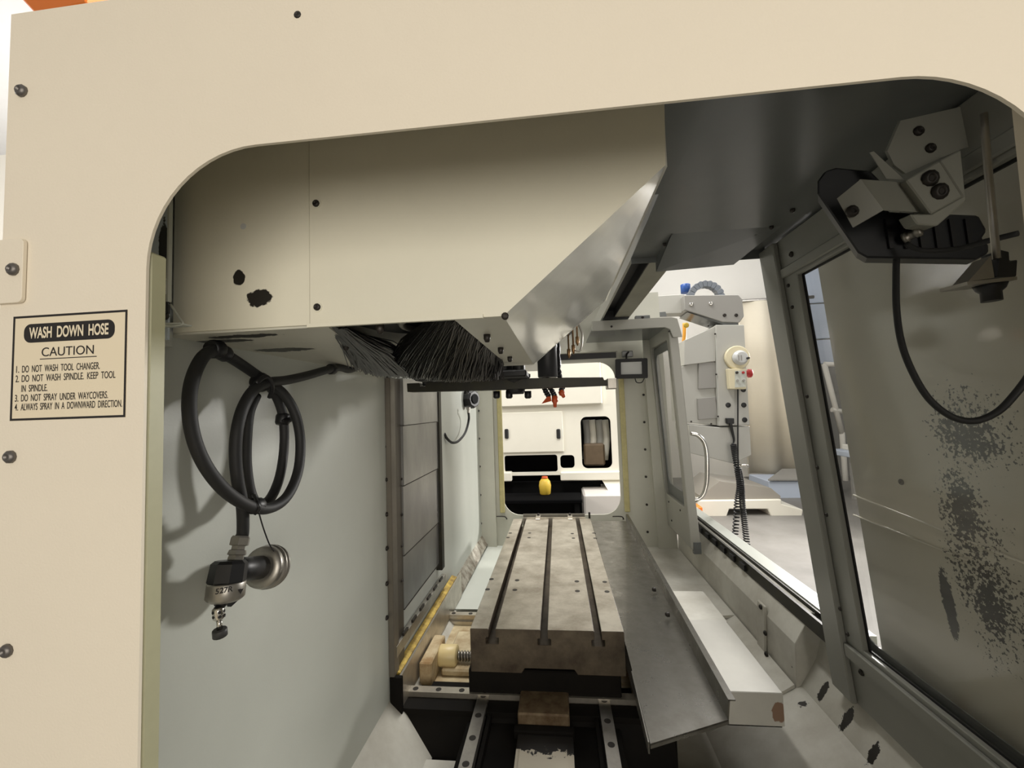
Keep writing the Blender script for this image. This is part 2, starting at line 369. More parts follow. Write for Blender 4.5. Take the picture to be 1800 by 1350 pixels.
# return flanges on the outer edge
MB().box((-0.546, YN + 0.003, 0.3), (-0.543, YN + 0.03, 1.924)).build('edge_flange', cream, sp)
MB().box((-0.543, YN + 0.003, 1.921), (0.64, YN + 0.03, 1.924)).build('edge_flange', cream, sp)
# aged window seal along the opening's left edge (inner side)
MB().box((-0.396, YN + 0.004, 0.3), (-0.386, YN + 0.0225, 1.664)).build('window_seal', seal_green, sp, bevel=.002)
screws([P(px, py, y=YN) for px, py in ((40,161),(20,803),(14,1143))], (0,-1,0), 0.0062, 0.0045, screw_steel, sp)
screws([P(523, 26, y=YN)], (0,-1,0), 0.0036, 0.001, dark_screw, sp)
# the label: clear film, black border and lettering
TL = P(25, 557, y=YN); TR = P(225, 543, y=YN); BL = P(18, 740, y=YN)
lx0, lx1 = TL.x, TR.x; lz1, lz0 = TL.z, BL.z; LW = lx1 - lx0; LH = lz1 - lz0; yl = YN - 0.0004
lab = MB().box((lx0, yl, lz0), (lx1, YN - 0.00005, lz1)).build('warning_label', label_film, sp)
yb = yl - 0.0002
bd = MB(); t = 0.0021
bd.plate([(lx0, lz0), (lx1, lz0), (lx1, lz1), (lx0, lz1)], [[(lx0+t, lz0+t), (lx1-t, lz0+t), (lx1-t, lz1-t), (lx0+t, lz1-t)]], (0, yb, 0), (1,0,0), (0,0,1), (0, 0.0002, 0))
bd.build('label_border', print_black, lab)
def LZ(v): return lz1 - v * LH
MB().plate([(x, z) for x, z in rrect(lx0 + 0.10*LW, LZ(0.262), lx0 + 0.895*LW, LZ(0.082), 0.0075, 6)], [], (0, yb, 0), (1,0,0), (0,0,1), (0, 0.0002, 0)).build('label_heading_bar', print_black, lab)
def ltxt(s, u0, u1, v0, v1, bold, m_=print_black, dy=0.0): return text_mesh(s, m_, lab, 'lettering', (lx0 + u0*LW, yb - 0.0001 - dy, LZ(v1)), (1,0,0), (0,0,1), (u1-u0)*LW, (v1-v0)*LH, bold)
ltxt('WASH  DOWN  HOSE', 0.15, 0.845, 0.115, 0.225, 0.028, label_film, 0.0002)
ltxt('CAUTION', 0.265, 0.72, 0.315, 0.40, 0.0)
MB().box((lx0 + 0.25*LW, yb, LZ(0.428)), (lx0 + 0.745*LW, yb + 0.0002, LZ(0.42))).build('label_underline', print_black, lab)
for s, u0, u1, v in (('1.', .043, .068, .545), ('DO  NOT  WASH  TOOL  CHANGER.', .095, .775, .545), ('2.', .04, .07, .635), ('DO  NOT  WASH  SPINDLE.  KEEP  TOOL', .095, .91, .635),
                     ('IN  SPINDLE.', .095, .325, .73), ('3.', .04, .07, .82), ('DO  NOT  SPRAY  UNDER  WAYCOVERS.', .095, .85, .82), ('4.', .04, .07, .905), ('ALWAYS  SPRAY  IN  A  DOWNWARD  DIRECTION.', .095, .972, .905)):
    ltxt(s, u0, u1, v - 0.066, v, 0.004)
# bracket bolted over the panel's left edge
a = P(0, 423, y=YN); b = P(50, 421, y=YN); c = P(43, 533, y=YN)
pb = thing('mounting_bracket', 'cream bracket plate bolted over the left edge of the side panel', 'bracket', (b.x - 0.06, YN, c.z))
MB().plate(rrect(b.x - 0.12, c.z, b.x, b.z, 0.005, 4), [], (0, YN - 0.004, 0), (1,0,0), (0,0,1), (0, 0.0035, 0)).build('plate', cream, pb, bevel=0.001)
screws([P(25, 474, y=YN - 0.004)], (0,-1,0), 0.0062, 0.0045, screw_steel, pb)

# ------------------------------------------------------------------ tool changer cover (big box hanging at upper left)
tc = thing('tool_changer_cover', 'large cream sheet metal tool changer cover hanging over the left of the machine', 'cover', (-0.2, 0.85, CHZ))
FY = 0.525
seamx = P(545, 573, y=FY).x; rbx = P(885, 557, y=FY).x; rux, ruz = P(1170, 290, y=FY).x, P(1170, 290, y=FY).z
lx = P(302, 560, y=FY).x
MB().plate([(lx, CHZ + .003), (seamx - .0016, CHZ + .003), (seamx - .0016, 1.915), (lx, 1.915)], [], (0, FY + 0.002, 0), (1,0,0), (0,0,1), (0, 0.004, 0)).build('front_panel', cover_front, tc)
MB().plate([(seamx, CHZ), (rbx, CHZ), (rux, ruz), (rux + 0.004, 1.915), (seamx, 1.915)], [], (0, FY, 0), (1,0,0), (0,0,1), (0, 0.004, 0)).build('front_panel', cover_front, tc)
MB().box((seamx - 0.001, FY - 0.006, CHZ - 0.002), (P(850, 557, y=FY).x, FY, CHZ + 0.003)).build('folded_lip', cover_front, tc)
TIPY = 1.13; FAR_Y = 1.20
MB().hexa([(rbx, FY, CHZ), (rux, FY, ruz), (rux, FAR_Y, ruz), (rbx + 0.004, TIPY, CHZ)], [(rbx, FY + .001, CHZ + .006), (rux - .004, FY + .001, ruz + .004), (rux - .004, FAR_Y, ruz + .004), (rbx, TIPY, CHZ + .006)]).build('chamfer_panel', cover_gloss, tc)
MB().box((rux - 0.001, FY + 0.004, ruz), (rux + 0.003, FAR_Y, 1.915)).build('side_panel', cover_gloss, tc)
# underside: left apron, right strip, both with screws
hl = P(580, 573, z=CHZ); hr = P(795, 563, z=CHZ)
bh0, bh1 = -0.30, -0.128
MB().prism([(XL, FY + .006, CHZ), (bh0, FY + .006, CHZ), (bh0 - .05, 0.70, CHZ), (bh0 - 0.14, 1.0, CHZ), (bh0 - 0.12, 1.34, CHZ), (XL, 1.34, CHZ)], (0, 0, 0.004)).build('bottom_plate', cover_under, tc)
MB().prism([(bh1, FY + .004, CHZ), (rbx, FY + .004, CHZ), (rbx + .004, TIPY, CHZ), (bh1, 1.04, CHZ)], (0, 0, 0.004)).build('bottom_plate', cover_under, tc)
# inside of the opening: back plate with a bearing ring
MB().prism([(bh0 - .16, FY + .01, CHZ + .03), (bh1 + .02, FY + .01, CHZ + .03), (bh1 + .02, 1.1, CHZ + .05), (bh0 - .16, 1.1, CHZ + .05)], (0, 0, 0.004)).build('inner_plate', cover_under, tc)
rc = P(748, 566, z=CHZ + 0.02)
rg = MB(); 
rg.tube([(rc.x + 0.045*math.cos(k*math.pi/12), rc.y + 0.03 + 0.06*math.sin(k*math.pi/12), CHZ + 0.022) for k in range(25)], 0.006, 6, 1)
rg.build('ring', steel, tc)
rd = MB(); rd.prism([(rc.x + 0.12*math.cos(k*math.pi/8), rc.y + 0.03 + 0.11*math.sin(k*math.pi/8), CHZ + 0.026) for k in range(16)], (0,0,.002)); rd.build('opening', black, tc)
screws([P(px, py, z=CHZ) for px, py in ((856,588),(880,611),(896,627),(608,603),(668,571))], (0,0,-1), 0.0055, 0.012, dark_screw, tc)
for q in (P(556, 358, y=FY), P(558, 540, y=FY)): MB().cyl((q.x, FY - .0012, q.z), (q.x, FY, q.z), .0068, n=16).build('washer', cover_front, tc)
screws([P(556, 358, y=FY - .001), P(558, 540, y=FY - .001), P(888, 556, y=FY)], (0,-1,0), 0.0048, 0.0035, dark_screw, tc)
screws([P(485, 632, z=CHZ)], (0,0,-1), 0.0055, 0.012, dark_screw, tc)
wd = P(426, 397, y=FY)
MB().cyl((wd.x, FY + .0015, wd.z), (wd.x, FY + .0025, wd.z), 0.0042, n=14).build('plug_or_lit_hole', lens_mat, tc)  # pale disc painted as light showing through a small hole
# top and back closures
MB().prism([(XL + .002, 1.20, CHZ + .006), (rbx, 1.20, CHZ + .006), (rux, 1.20, ruz), (rux, 1.20, 1.910), (XL + .002, 1.20, 1.910)], (0, .004, 0)).build('back_panel', cover_under, tc)
MB().box((XL + .002, FY + .004, 1.911), (rux, 1.204, 1.915)).build('top_panel', cover_under, tc)
# brush seal round the opening
def bristles(rows, name):
    mb = MB()
    for _ in range(rows[0]):
        t = random.random(); A = rows[1](t); B = rows[2](t); 
        A = A + Vector((random.uniform(-.004,.004), random.uniform(-.004,.004), random.uniform(0,.008)))
        B = B + Vector((random.uniform(-.025,.025), random.uniform(-.025,.025), random.uniform(-.012,.012)))
        M = (A + B) / 2 + Vector((random.uniform(-.008,.008), 0, random.uniform(.0,.014)))
        r = random.uniform(.0008, .0016)
        vs = []
        for p in (A, M, B):
            vs.append([mb.bm.verts.new(p + Vector((r*math.cos(k*2.094), 0.3*r, r*math.sin(k*2.094)))) for k in range(3)])
        for a, b in zip(vs, vs[1:]):
            for k in range(3): mb.bm.faces.new((a[k], a[(k+1) % 3], b[(k+1) % 3], b[k]))
    return mb.build(name, bristle, tc, kind='stuff')
def lerp_path(pts):
    def f(t):
        s = t * (len(pts) - 1); i = min(int(s), len(pts) - 2); return pts[i].lerp(pts[i+1], s - i)
    return f
bl_top = lerp_path([P(578, 574, z=CHZ + .004), P(600, 580, z=CHZ + .004), P(618, 590, z=CHZ + .006)])
bl_end = lerp_path([P(640, 640, y=.80), P(670, 652, y=.88), P(700, 655, y=.92), P(725, 640, y=.92)])
bristles((1300, bl_top, bl_end), 'brush')
br_top = lerp_path([P(765, 565, z=CHZ + .004), P(795, 564, z=CHZ + .004), P(830, 591, z=CHZ + .004), P(880, 630, z=CHZ + .004)])
br_end = lerp_path([P(690, 648, y=.93), P(740, 658, y=.97), P(800, 663, y=1.0), P(870, 660, y=1.02)])
bristles((3600, br_top, br_end), 'brush')
# pillar flange at the cover's left end, paint flaked off
stain_colour = rgb(38, 38, 40)
flange_mat = mat('flaked_skylit_flange', (196, 206, 216), 0.4, vary=0.05,  # sky light painted in as the bluish base; black patches are flaked paint
    stains=[(tuple(P(287,450,y=.5)), (.007,.05,.05), 1.0, 60, .4, 250), (tuple(P(284,540,y=.5)), (.010,.05,.022), 1.0, 70, .4, 250)])
tf = thing('corner_flange', 'upright sheet flange with black flaked paint at left end of the cover', 'flange', (-0.5, 0.5, 1.62))
fx0 = P(262, 500, y=.5).x; fx1 = P(296, 500, y=.5).x
MB().box((fx0 - .06, 0.500, 1.605), (fx1, 0.503, 1.915)).build('web', flange_mat, tf)
MB().box((fx1 - .001, 0.498, 1.655), (fx1 + .0015, 0.5035, 1.915)).build('bright_edge', white_paint, tf)
tb = P(322, 571, y=.49)
MB().prism([(fx0 - .04, 0.47, tb.z), (tb.x, 0.485, tb.z), (tb.x, 0.503, tb.z), (fx0 - .04, 0.503, tb.z)], (0, 0, 0.002)).build('shelf', white_paint, tf)
e0 = P(300, 535, y=.495)
MB().tube([e0, P(316, 560, y=.49), P(321, 568, y=.488), P(312, 572, y=.486), P(280, 572, y=.484)], 0.0013, 6, 4).build('gusset_edge', white_paint, tf)
MB().prism([(fx0 - .04, 0.504, 1.60), (lx + .003, 0.504, 1.60), (lx + .003, 0.504, tb.z - .001), (fx0 - .04, 0.504, tb.z - .001)], (0, 0.02, 0)).build('ledge', white_paint, tf)
screws([P(291, 556, y=.498)], (0,-1,0), 0.0045, 0.004, dark_screw, tf)

# ------------------------------------------------------------------ tool change arm and spindle head behind the cover
AY = 1.33
arm = thing('tool_change_arm', 'long black double ended tool change arm with notched ends above the table', 'tool arm', (P(900, 680, y=AY).x, AY, 1.56))
ap = [P(px, py, y=AY) for px, py in ((715,674),(737,673),(738,679),(747,679),(749,671),(760,671),(762,668),(850,667),(960,664),(1060,663),(1062,668),(1069,668),(1070,664),(1072,677),(930,683),(850,686),(716,689))]
MB().prism(ap, (0, 0.05, 0)).build('bar', black_iron, arm, bevel=0.001)
MB().box((-.42, 1.215, 1.592), (-.085, 1.325, 1.612)).build('light_blocking_plate', black, arm, bevel=.004)  # added black plate, blocks light passing between arm and cover
rb0 = P(1067, 664, y=AY); rb1 = P(1085, 690, y=AY)
MB().box((rb0.x, AY - .004, rb1.z + .012), (rb1.x, AY + .05, rb0.z - .002)).build('grip_jaw', steel, arm, bevel=0.002)
hub = P(905, 660, y=AY + .03)
MB().lathe((hub.x, AY + .035, 1.535), (0,0,1), [(.012, .026), (.02, .03), (.05, .036), (.066, .05), (.075, .05), (.08, .03), (.1, .03)], 20).build('hub', black, arm)
for px in (873, 895, 928, 748): 
    q = P(px, 694 if px > 800 else 672, y=AY + .02)
    MB().lathe((q.x, q.y, q.z - .012), (0,0,1), [(0, .007), (.004, .011), (.024, .011)], 10).build('gripper_pin', black, arm)
q = P(820, 686, y=AY + .02); MB().cyl((q.x, q.y, q.z), (q.x, q.y, q.z - .012), .008, n=8).build('gripper_pin', black, arm)
q = P(985, 712, y=AY)

sh = thing('spindle_head', 'dark spindle head with round motor housing behind the tool changer cover', 'spindle', (-0.08, 1.5, 1.6))
c0 = P(963, 664, y=1.45)
MB().lathe((c0.x, 1.45, c0.z), (0,0,1), [(0, .030), (.004, .034), (.10, .034), (.104, .036), (.13, .036), (.2, .036)], 24).build('motor_housing', mat('dark_housing', (62, 62, 64), 0.3, metal=0.3), sh)
MB().box((-0.30, 1.36, 1.66), (-0.062, 1.85, 2.2)).build('head_casting', dark_grey_paint, sh, bevel=0.01)
MB().box((-0.062, 1.42, 1.74), (0.06, 1.8, 2.2)).build('head_casting', dark_grey_paint, sh, bevel=0.01)
s0 = P(905, 668, y=1.5)
MB().lathe((-0.19, 1.56, 1.60), (0,0,1), [(0, .05), (.02, .055), (.05, .06), (.07, .06)], 24).build('spindle_nose', black_iron, sh)
for px, py, rr in ((885, 655, .018), (912, 652, .02), (862, 645, .022)):
    q = P(px, py, y=1.30); MB().lathe((q.x, 1.30, q.z - .01), (0,0,1), [(0, rr*.8), (.01, rr), (.06, rr)], 14).build('clamp_cylinder', black, arm)
for px, py in ((1008, 615), (1015, 600), (1000, 622)):
    q = P(px, py, y=1.42); MB().lathe((q.x, 1.42, q.z - .015), (0,0,1), [(0, .002), (.006, .004), (.012, .006), (.03, .006), (.032, .003), (.09, .003)], 10).build('brass_fitting', mat('brass', (150, 116, 80), 0.35, metal=0.8), sh)
q = P(1012, 600, y=1.40); MB().tube([q + Vector((.01, 0, .06)), q + Vector((.022, 0, .02)), q + Vector((.014, 0, -.03)), q + Vector((-.005, 0, -.03))], .003, 6, 5).build('coolant_tube', steel, sh)
# segmented coolant nozzles with orange tips
for k, pts in enumerate((((955,668),(956,680),(960,690),(965,697)), ((962,668),(966,680),(972,690),(975,697)), ((982,650),(984,664),(990,678),(986,688)))):
    nz = thing('coolant_nozzle', ('black segmented coolant hose with wide orange fan tip under the arm', 'black segmented coolant hose with straight orange tip hanging lowest', 'black segmented coolant hose with orange tip, rightmost of three by the spindle')[k], 'nozzle', P(pts[0][0], pts[0][1], y=1.5), 'coolant nozzles under the spindle')
    pp = [P(px, py, y=1.5 - .015 * i) for i, (px, py) in enumerate(pts)]
    pp = [pp[0] + Vector((0, 0.01, .10))] + pp
    for i in range(len(pp) - 1):
        for j in (0, 1):
            A = pp[i].lerp(pp[i+1], j / 2); B = pp[i].lerp(pp[i+1], (j + 1) / 2)
            MB().lathe(A, B - A, [(0, .007), ((B-A).length*.35, .0095), ((B-A).length*.7, .0095), ((B-A).length, .006)], 8).build('segment', black, nz)
    A = pp[-1]
    tipe = (Vector((-.012, -.01, -.022)), Vector((0.0, -.012, -.036)), Vector((.009, -.01, -.02)))[k]
    if k == 0:
        MB().hexa([A + Vector((-.006,-.004,0)), A + Vector((.006,-.004,0)), A + Vector((.006,.004,0)), A + Vector((-.006,.004,0))], [A + tipe + Vector((-.014,-.002,-.002)), A + tipe + Vector((.02,-.002,.006)), A + tipe + Vector((.02,.002,.006)), A + tipe + Vector((-.014,.002,-.002))]).build('tip', orange, nz)
    else:
        MB().lathe(A, tipe, [(0, .010), (tipe.length*.45, .011), (tipe.length*.6, .007), (tipe.length, .0055)], 10).build('tip', orange, nz)

# ------------------------------------------------------------------ wash hose hanging on the back wall
wh = thing('wash_hose', 'coiled black rubber wash down hose hanging on the pale wall with a spray gun', 'hose', P(430, 760, x=XL))
def hp(lst): return [P(px, py, x=xx) for px, py, xx in lst]
R1 = 0.0085
MB().tube(hp([(385,612,-.488),(358,626,-.485),(338,668,-.475),(333,720,-.462),(342,775,-.455),(365,825,-.45),(400,866,-.45),(440,890,-.455),(475,893,-.46),(505,872,-.46),(524,828,-.465),(528,775,-.47),(519,728,-.475),(498,692,-.485),(470,672,-.495),(445,655,-.50),(420,638,-.50),(398,624,-.495)]), R1, 12, 6).build('hose', black_rubber, wh)
MB().tube(hp([(622,648,-.515),(612,650,-.51),(596,646,-.505),(575,650,-.50),(540,660,-.495),(505,668,-.49),(475,672,-.48),(448,684,-.475),(428,715,-.47),(417,755,-.465),(414,800,-.465),(418,845,-.465),(426,890,-.47),(427,935,-.478),(423,946,-.48)]), R1, 12, 6).build('hose', black_rubber, wh)
MB().tube(hp([(445,684,-.495),(466,676,-.498),(482,690,-.50),(496,725,-.50),(500,765,-.50),(497,810,-.495),(488,850,-.49),(472,880,-.485),(452,885,-.485),(440,865,-.49),(433,820,-.49),(433,770,-.49),(438,725,-.49),(450,695,-.495)]), R1*.95, 12, 6).build('hose', black_rubber, wh)
def tie(px, py, xx, ax, r=.017):
    r *= .74
    c = P(px, py, x=xx); ax = Vector(ax).normalized()
    return MB().lathe(c - ax*.010, ax, [(0, r*.85), (.004, r), (.016, r), (.02, r*.85)], 14)
tie(379, 614, -.49, (0, 1, .1), .0185).build('hose_clip', black, wh)
tie(391, 620, -.49, (0, 1, -.3), .0165).build('hose_clip', black, wh)
tie(583, 649, -.503, (0, 1, .1), .0165).build('hose_clip', black, wh)
tie(497, 737, -.50, (0, .2, 1), .0165).build('hose_clip', black, wh)
q = P(506, 738, x=-.49); MB().lathe(q, (0,1,.1), [(-.014, .003), (.004, .006), (.009, .003)], 8).build('tie_end', black, wh)
tie(458, 672, -.49, (0, .8, -.5), .021).build('hose_clip', black, wh)
q = P(452, 676, x=-.485); MB().tube([q + Vector((.012, -.02, .0)), q + Vector((.016, 0, .012)), q + Vector((.012, .02, -.004)), q + Vector((.0, .03, -.02))], .004, 6, 5).build('cable_tie', black, wh)
tie(450, 889, -.462, (0, .9, -.2), .017).build('hose_clip', black, wh)
MB().tube(hp([(446,870,-.47),(452,884,-.45),(455,895,-.448),(448,903,-.455)]), .003, 6, 5).build('cable_tie', black, wh)
MB().tube(hp([(454,897,-.45),(462,925,-.455),(473,955,-.46),(484,975,-.465),(489,1000,-.468)]), .0011, 5, 5).build('wire', black, wh)
# spray gun
GX = -.48
g0 = P(424, 942, x=GX); g1 = P(414, 984, x=GX); L_ = (g1 - g0).length; d = (g1 - g0).normalized()
gun = MB().lathe(P(405, 985, x=GX), (P(398,1024,x=GX) - P(405,985,x=GX)), [(0, .019), (.004, .0235), (.028, .0245), (.031, .022)], 8).build('gun_body', black, wh)
MB().lathe(g0, d, [(0, .0115), (.003, .0135), (.013, .0135), (.014, .0095), (.019, .0095), (.020, .012), (.026, .0135), (.027, .0105), (L_, .0115)], 6).build('coupling', steel, gun)
ca = P(405, 1003, x=GX); cb = P(462, 997, x=GX); ax = (cb - ca)
MB().lathe(ca, ax, [(0, .015), (.02, .0175), (ax.length, .0175)], 18).build('grip_tube', black, gun)
MB().lathe(cb, ax, [(-.006, .022), (-.004, .031), (.004, .033), (.005, .0305), (.008, .0305), (.009, .034), (.013, .034), (.014, .031), (.017, .031), (.018, .034), (.022, .033), (.024, .026)], 28).build('flange', steel, gun)
b0 = P(399, 1022, x=GX); b1 = P(395, 1056, x=GX); bd_ = b1 - b0
barrel = MB().lathe(b0, bd_, [(0, .0235), (.002, .0245), (bd_.length*.8, .0245), (bd_.length*.9, .0225), (bd_.length, .019)], 24).build('barrel', steel, wh)
# printed mark on the barrel
tv = (b0 - b1).normalized(); view = (CAMP - b0).normalized(); tu = tv.cross(view).normalized()
tn = tu.cross(tv).normalized()
if tn.dot(view) < 0: tn = -tn
tu = -tu if tu.x < 0 and tu.y < 0 else tu
tuv = Vector((0.55, 0.83, 0)) ; tuv = (tuv - tv * tuv.dot(tv)).normalized()
nrm = tuv.cross(tv).normalized(); nrm = nrm if nrm.dot(view) > 0 else -nrm
for s_, da, wdt in (('527R', -.010, .021),):
    text_mesh(s_, print_black, barrel, 'lettering', b0.lerp(b1, .38) + nrm * .0252 + tuv * (da - wdt/2), tuv, tv, wdt, .0075, 0.02)
tc_ = b0.lerp(b1, .5) + nrm * .0228 + tuv * .0115
MB().prism([tc_ - tuv*.004 + tv*.004, tc_ + tuv*.003 + tv*.004, tc_ - tv*.003], nrm * .0006).build('mark', print_black, barrel)
nk0 = P(390, 1057, x=GX); nk1 = P(385, 1066, x=GX)
MB().lathe(nk0, nk1 - nk0, [(0, .009), ((nk1-nk0).length, .007)], 10).build('neck', black, wh)
MB().hexa([nk0 + Vector((.006,.006,0)), nk0 + Vector((.012,.02,.002)), nk0 + Vector((.012,.022,-.004)), nk0 + Vector((.006,.01,-.012))], [nk0 + Vector((.0,.006,0)), nk0 + Vector((.006,.02,.002)), nk0 + Vector((.006,.022,-.004)), nk0 + Vector((.0,.01,-.012))]).build('trigger', black, wh)
k0 = P(383, 1067, x=GX); k1 = P(385, 1089, x=GX); kn = MB().lathe(k0, k1 - k0, [(0, .005), (.003, .0075), ((k1-k0).length - .003, .0075), ((k1-k0).length, .005)], 12).build('nozzle', chrome, wh)
for i in range(2):
    for j in range(3):
        cc = k0.lerp(k1, .35 + .35*i); an = -1.2 + j * 1.1
        dd = (nrm * math.cos(an) + tuv * math.sin(an)).normalized()
        MB().lathe(cc + dd * .0068, dd, [(0, .0022), (.0012, .0022)], 8).build('nozzle_hole', black, kn)
MB().cyl(k1, P(386, 1106, x=GX), .0036, n=10).build('rod', chrome, wh)
tp0 = P(386, 1106, x=GX); tp1 = P(387, 1118, x=GX); MB().lathe(tp0, tp1 - tp0, [(0, .0085), (.001, .0092), ((tp1-tp0).length, .0092)], 14).build('tip', mat('dark_tip', (60, 60, 60), .5), wh)

# ------------------------------------------------------------------ way cover on the back wall
wc = thing('way_cover', 'grey steel telescopic way cover standing in a frame on the pale wall', 'way cover', (XL, 1.58, 0.85))
MB().box((XL, 1.285, 0.70), (XL + .018, 1.325, 1.612)).build('frame', way_frame, wc, bevel=.002)
MB().box((XL, 1.325, 0.69), (XL + .012, 1.385, 1.612)).build('frame', mat('way_frame_dark', (86, 80, 70), .45, metal=.4), wc)
WX = -0.52
zs = [1.617, P(708,746,x=WX).z, P(711,851,x=WX).z, P(711,975,x=WX).z, P(711,1072,x=WX).z]
for i in range(4):
    MB().box((XL, 1.385, zs[i+1] - .004), (WX + .004 - .003*i, 1.80, zs[i])).build('cover_section', way_steel, wc, bevel=.0012)
    MB().box((XL, 1.385, zs[i+1] - .006), (WX + .0055 - .003*i, 1.80, zs[i+1] - .004)).build('wiper_lip', dark_screw, wc)
MB().box((XL, 1.80, 0.825), (WX + .008, 1.84, 1.612)).build('guide_rail', black_iron, wc, bevel=.002)
screws([P(679, py, x=XL) for py in (665,725,785,843,904,964,1026,1086)], (1,0,0), .007, .006, dark_screw, wl)
screws([P(706, py, x=XL + .012) for py in (725,782,842,905,960,1021)], (1,0,0), .005, .004, dark_screw, wc)

# probe / sensor with looped cable on the wall
q = P(818, 702, x=XL)
sn = thing('sensor', 'round black coolant sensor with a looped cable on the pale wall', 'sensor', q)
MB().box((XL, q.y - .03, q.z + .01), (XL + .02, q.y + .05, q.z + .075)).build('mount', white_paint, sn, bevel=.003)
MB().lathe((XL, q.y, q.z), (1, -.5, 0), [(0, .045), (.02, .056), (.06, .056), (.07, .048)], 8).build('body', black, sn, bevel=.002)
qq = Vector((XL, q.y, q.z)) + Vector((1, -.5, 0)).normalized() * .071
MB().lathe(qq, (1, -.5, 0), [(0, .03), (.004, .028)], 16).build('lens', mat('sensor_lens', (36, 37, 38), .8, spec=.1), sn)
cq = P(823, 716, x=XL + .05); MB().lathe(cq, (0,0,-1), [(0, .012), (.012, .012), (.013, .008), (.03, .008)], 8).build('fitting', steel, sn)
MB().tube([cq + Vector((0,0,-.02))] + [P(px, py, x=XL + .04 - .008*i) for i, (px, py) in enumerate(((824,738),(818,760),(806,775),(795,778),(786,771),(781,762)))], .0065, 8, 5).build('cable', black_rubber, sn)

# ------------------------------------------------------------------ table
TX0, TX1, TY0, TY1 = -0.298, 0.173, 1.343, 2.655
tb_ = thing('machine_table', 'long grey steel machine table with three T-slots, oily brown front end', 'table', (-0.06, 2.0, 0.68))
slots = (-0.229, -0.068, 0.095); sw = .011; tw = .020
prof = [(TX0, .69), (TX0, ZT)]
for s_ in slots: prof += [(s_ - sw, ZT), (s_ - sw, ZT - .026), (s_ - tw, ZT - .026), (s_ - tw, ZT - .045), (s_ + tw, ZT - .045), (s_ + tw, ZT - .026), (s_ + sw, ZT - .026), (s_ + sw, ZT)]
prof += [(TX1, ZT), (TX1, .69), (0.03, .69), (0.02, .705), (-0.13, .705), (-0.14, .69)]
tm = MB().plate(prof, [], (0, TY0, 0), (1,0,0), (0,0,1), (0, TY1 - TY0, 0)).build('table_top', table_iron, tb_, bevel=.0015)
tm.data.materials.append(table_side)
for p_ in tm.data.polygons:
    if abs(p_.normal.z) < .5 or p_.center.z < ZT - .03 - .68: p_.material_index = 1
hp_ = [(347,0)]
pts = []
for px, py in ((864,1018),(857,1036),(909,1020),(905,1037),(1014,1022),(1015,1039),(1063,1023),(1067,1040),(893,945),(897,937),(930,945),(931,937),(1008,946),(1006,938),(1046,946),(1044,937)): pts.append(P(px, py, z=ZT))
hm = MB(); hm.cyl((0,0,-.004), (0,0,.0006), .0092, n=14); me = bpy.data.meshes.new('tapped_hole'); hm.bm.to_mesh(me); hm.bm.free(); me.materials.append(dark_screw)
for p_ in pts:
    o = bpy.data.objects.new('tapped_hole', me); COL.objects.link(o); o.parent = tb_; o.location = p_ - Vector(tb_.location)
# gutter frame at the far end of the table
for x0 in (-0.235, 0.055):
    pass
ge = MB(); ge.box((TX0 + .06, TY1, ZT - .10), (TX1 - .03, TY1 + .004, ZT + .008)); ge.build('end_plate', rail_steel, tb_)
for px in (946, 1002):
    q = P(px, 908, z=ZT + .004)
    MB().box((q.x - .014, TY1 - .03, ZT), (q.x + .014, TY1 + .075, ZT + .006)).build('end_strap', rail_steel, tb_, bevel=.001)
    screws([(q.x, TY1 + .06, ZT + .006)], (0,0,1), .008, .012, dark_screw, tb_)
q = P(1035, 905, z=ZT); MB().cyl((q.x, TY1 + .03, ZT - .02), (q.x, TY1 + .03, ZT + .03), .006, n=8).build('stud', dark_screw, tb_)
MB().box((TX0 + .055, TY1 + .07, ZT - .05), (TX1 - .03, TY1 + .074, ZT + .012)).build('gutter_wall', steel, tb_)
# chip tray along the right side of the table
tray = thing('chip_tray', 'long dark steel chip tray with raised right lip beside the table', 'tray', (0.28, 1.8, 0.77))
TZ = .782
tl = [(.175, TY0 - .02, TZ + .004), (.168, 0.965, TZ), (.360, 1.053, TZ - .004), (.392, 2.70, TZ + .01), (.18, 2.70, TZ + .01)]
MB().prism(tl, (0, 0, -.003)).build('tray_floor', tray_metal, tray)
lp = [(.368, 1.055, TZ - .004), (.385, 2.72, TZ + .01)]
MB().hexa([(.358, 1.055, TZ - .004), (.361, 1.055, TZ - .004), (.392, 2.70, TZ + .008), (.389, 2.70, TZ + .008)], [(.362, 1.055, ZT), (.366, 1.055, ZT), (.394, 2.70, ZT + .012), (.390, 2.70, ZT + .012)]).build('side_lip', tray_metal, tray)
MB().hexa([(.362, 1.055, ZT - .002), (.378, 1.055, ZT - .002), (.405, 2.70, ZT + .010), (.390, 2.70, ZT + .010)], [(.362, 1.055, ZT + .001), (.378, 1.055, ZT + .001), (.405, 2.70, ZT + .013), (.390, 2.70, ZT + .013)]).build('lip_flange', tray_metal, tray)
MB().prism([(.168, 0.965, TZ - .010), (.360, 1.053, TZ - .014), (.360, 1.053, TZ - .003), (.168, 0.965, TZ + .001)], (0, .003, 0)).build('end_lip', tray_metal, tray)
MB().hexa([(.163, 0.965, TZ - .02), (.166, .965, TZ - .02), (.170, 1.19, TZ - .02), (.167, 1.19, TZ - .02)], [(.163, 0.965, TZ + .004), (.166, .965, TZ + .004), (.170, 1.19, TZ + .016), (.167, 1.19, TZ + .016)]).build('inner_lip', tray_metal, tray)
q = P(1088, 982, z=TZ + .006)
MB().tube([(q.x + .022*math.cos(k*math.pi/12), q.y + .026*math.sin(k*math.pi/12), TZ + .0055) for k in range(25)], .0018, 6, 1).build('ring_mark', dark_screw, tray)
screws([P(1152, 1036, z=TZ + .02), P(1176, 1080, z=TZ + .02)], (-1,0,0), .008, .012, dark_screw, tray)

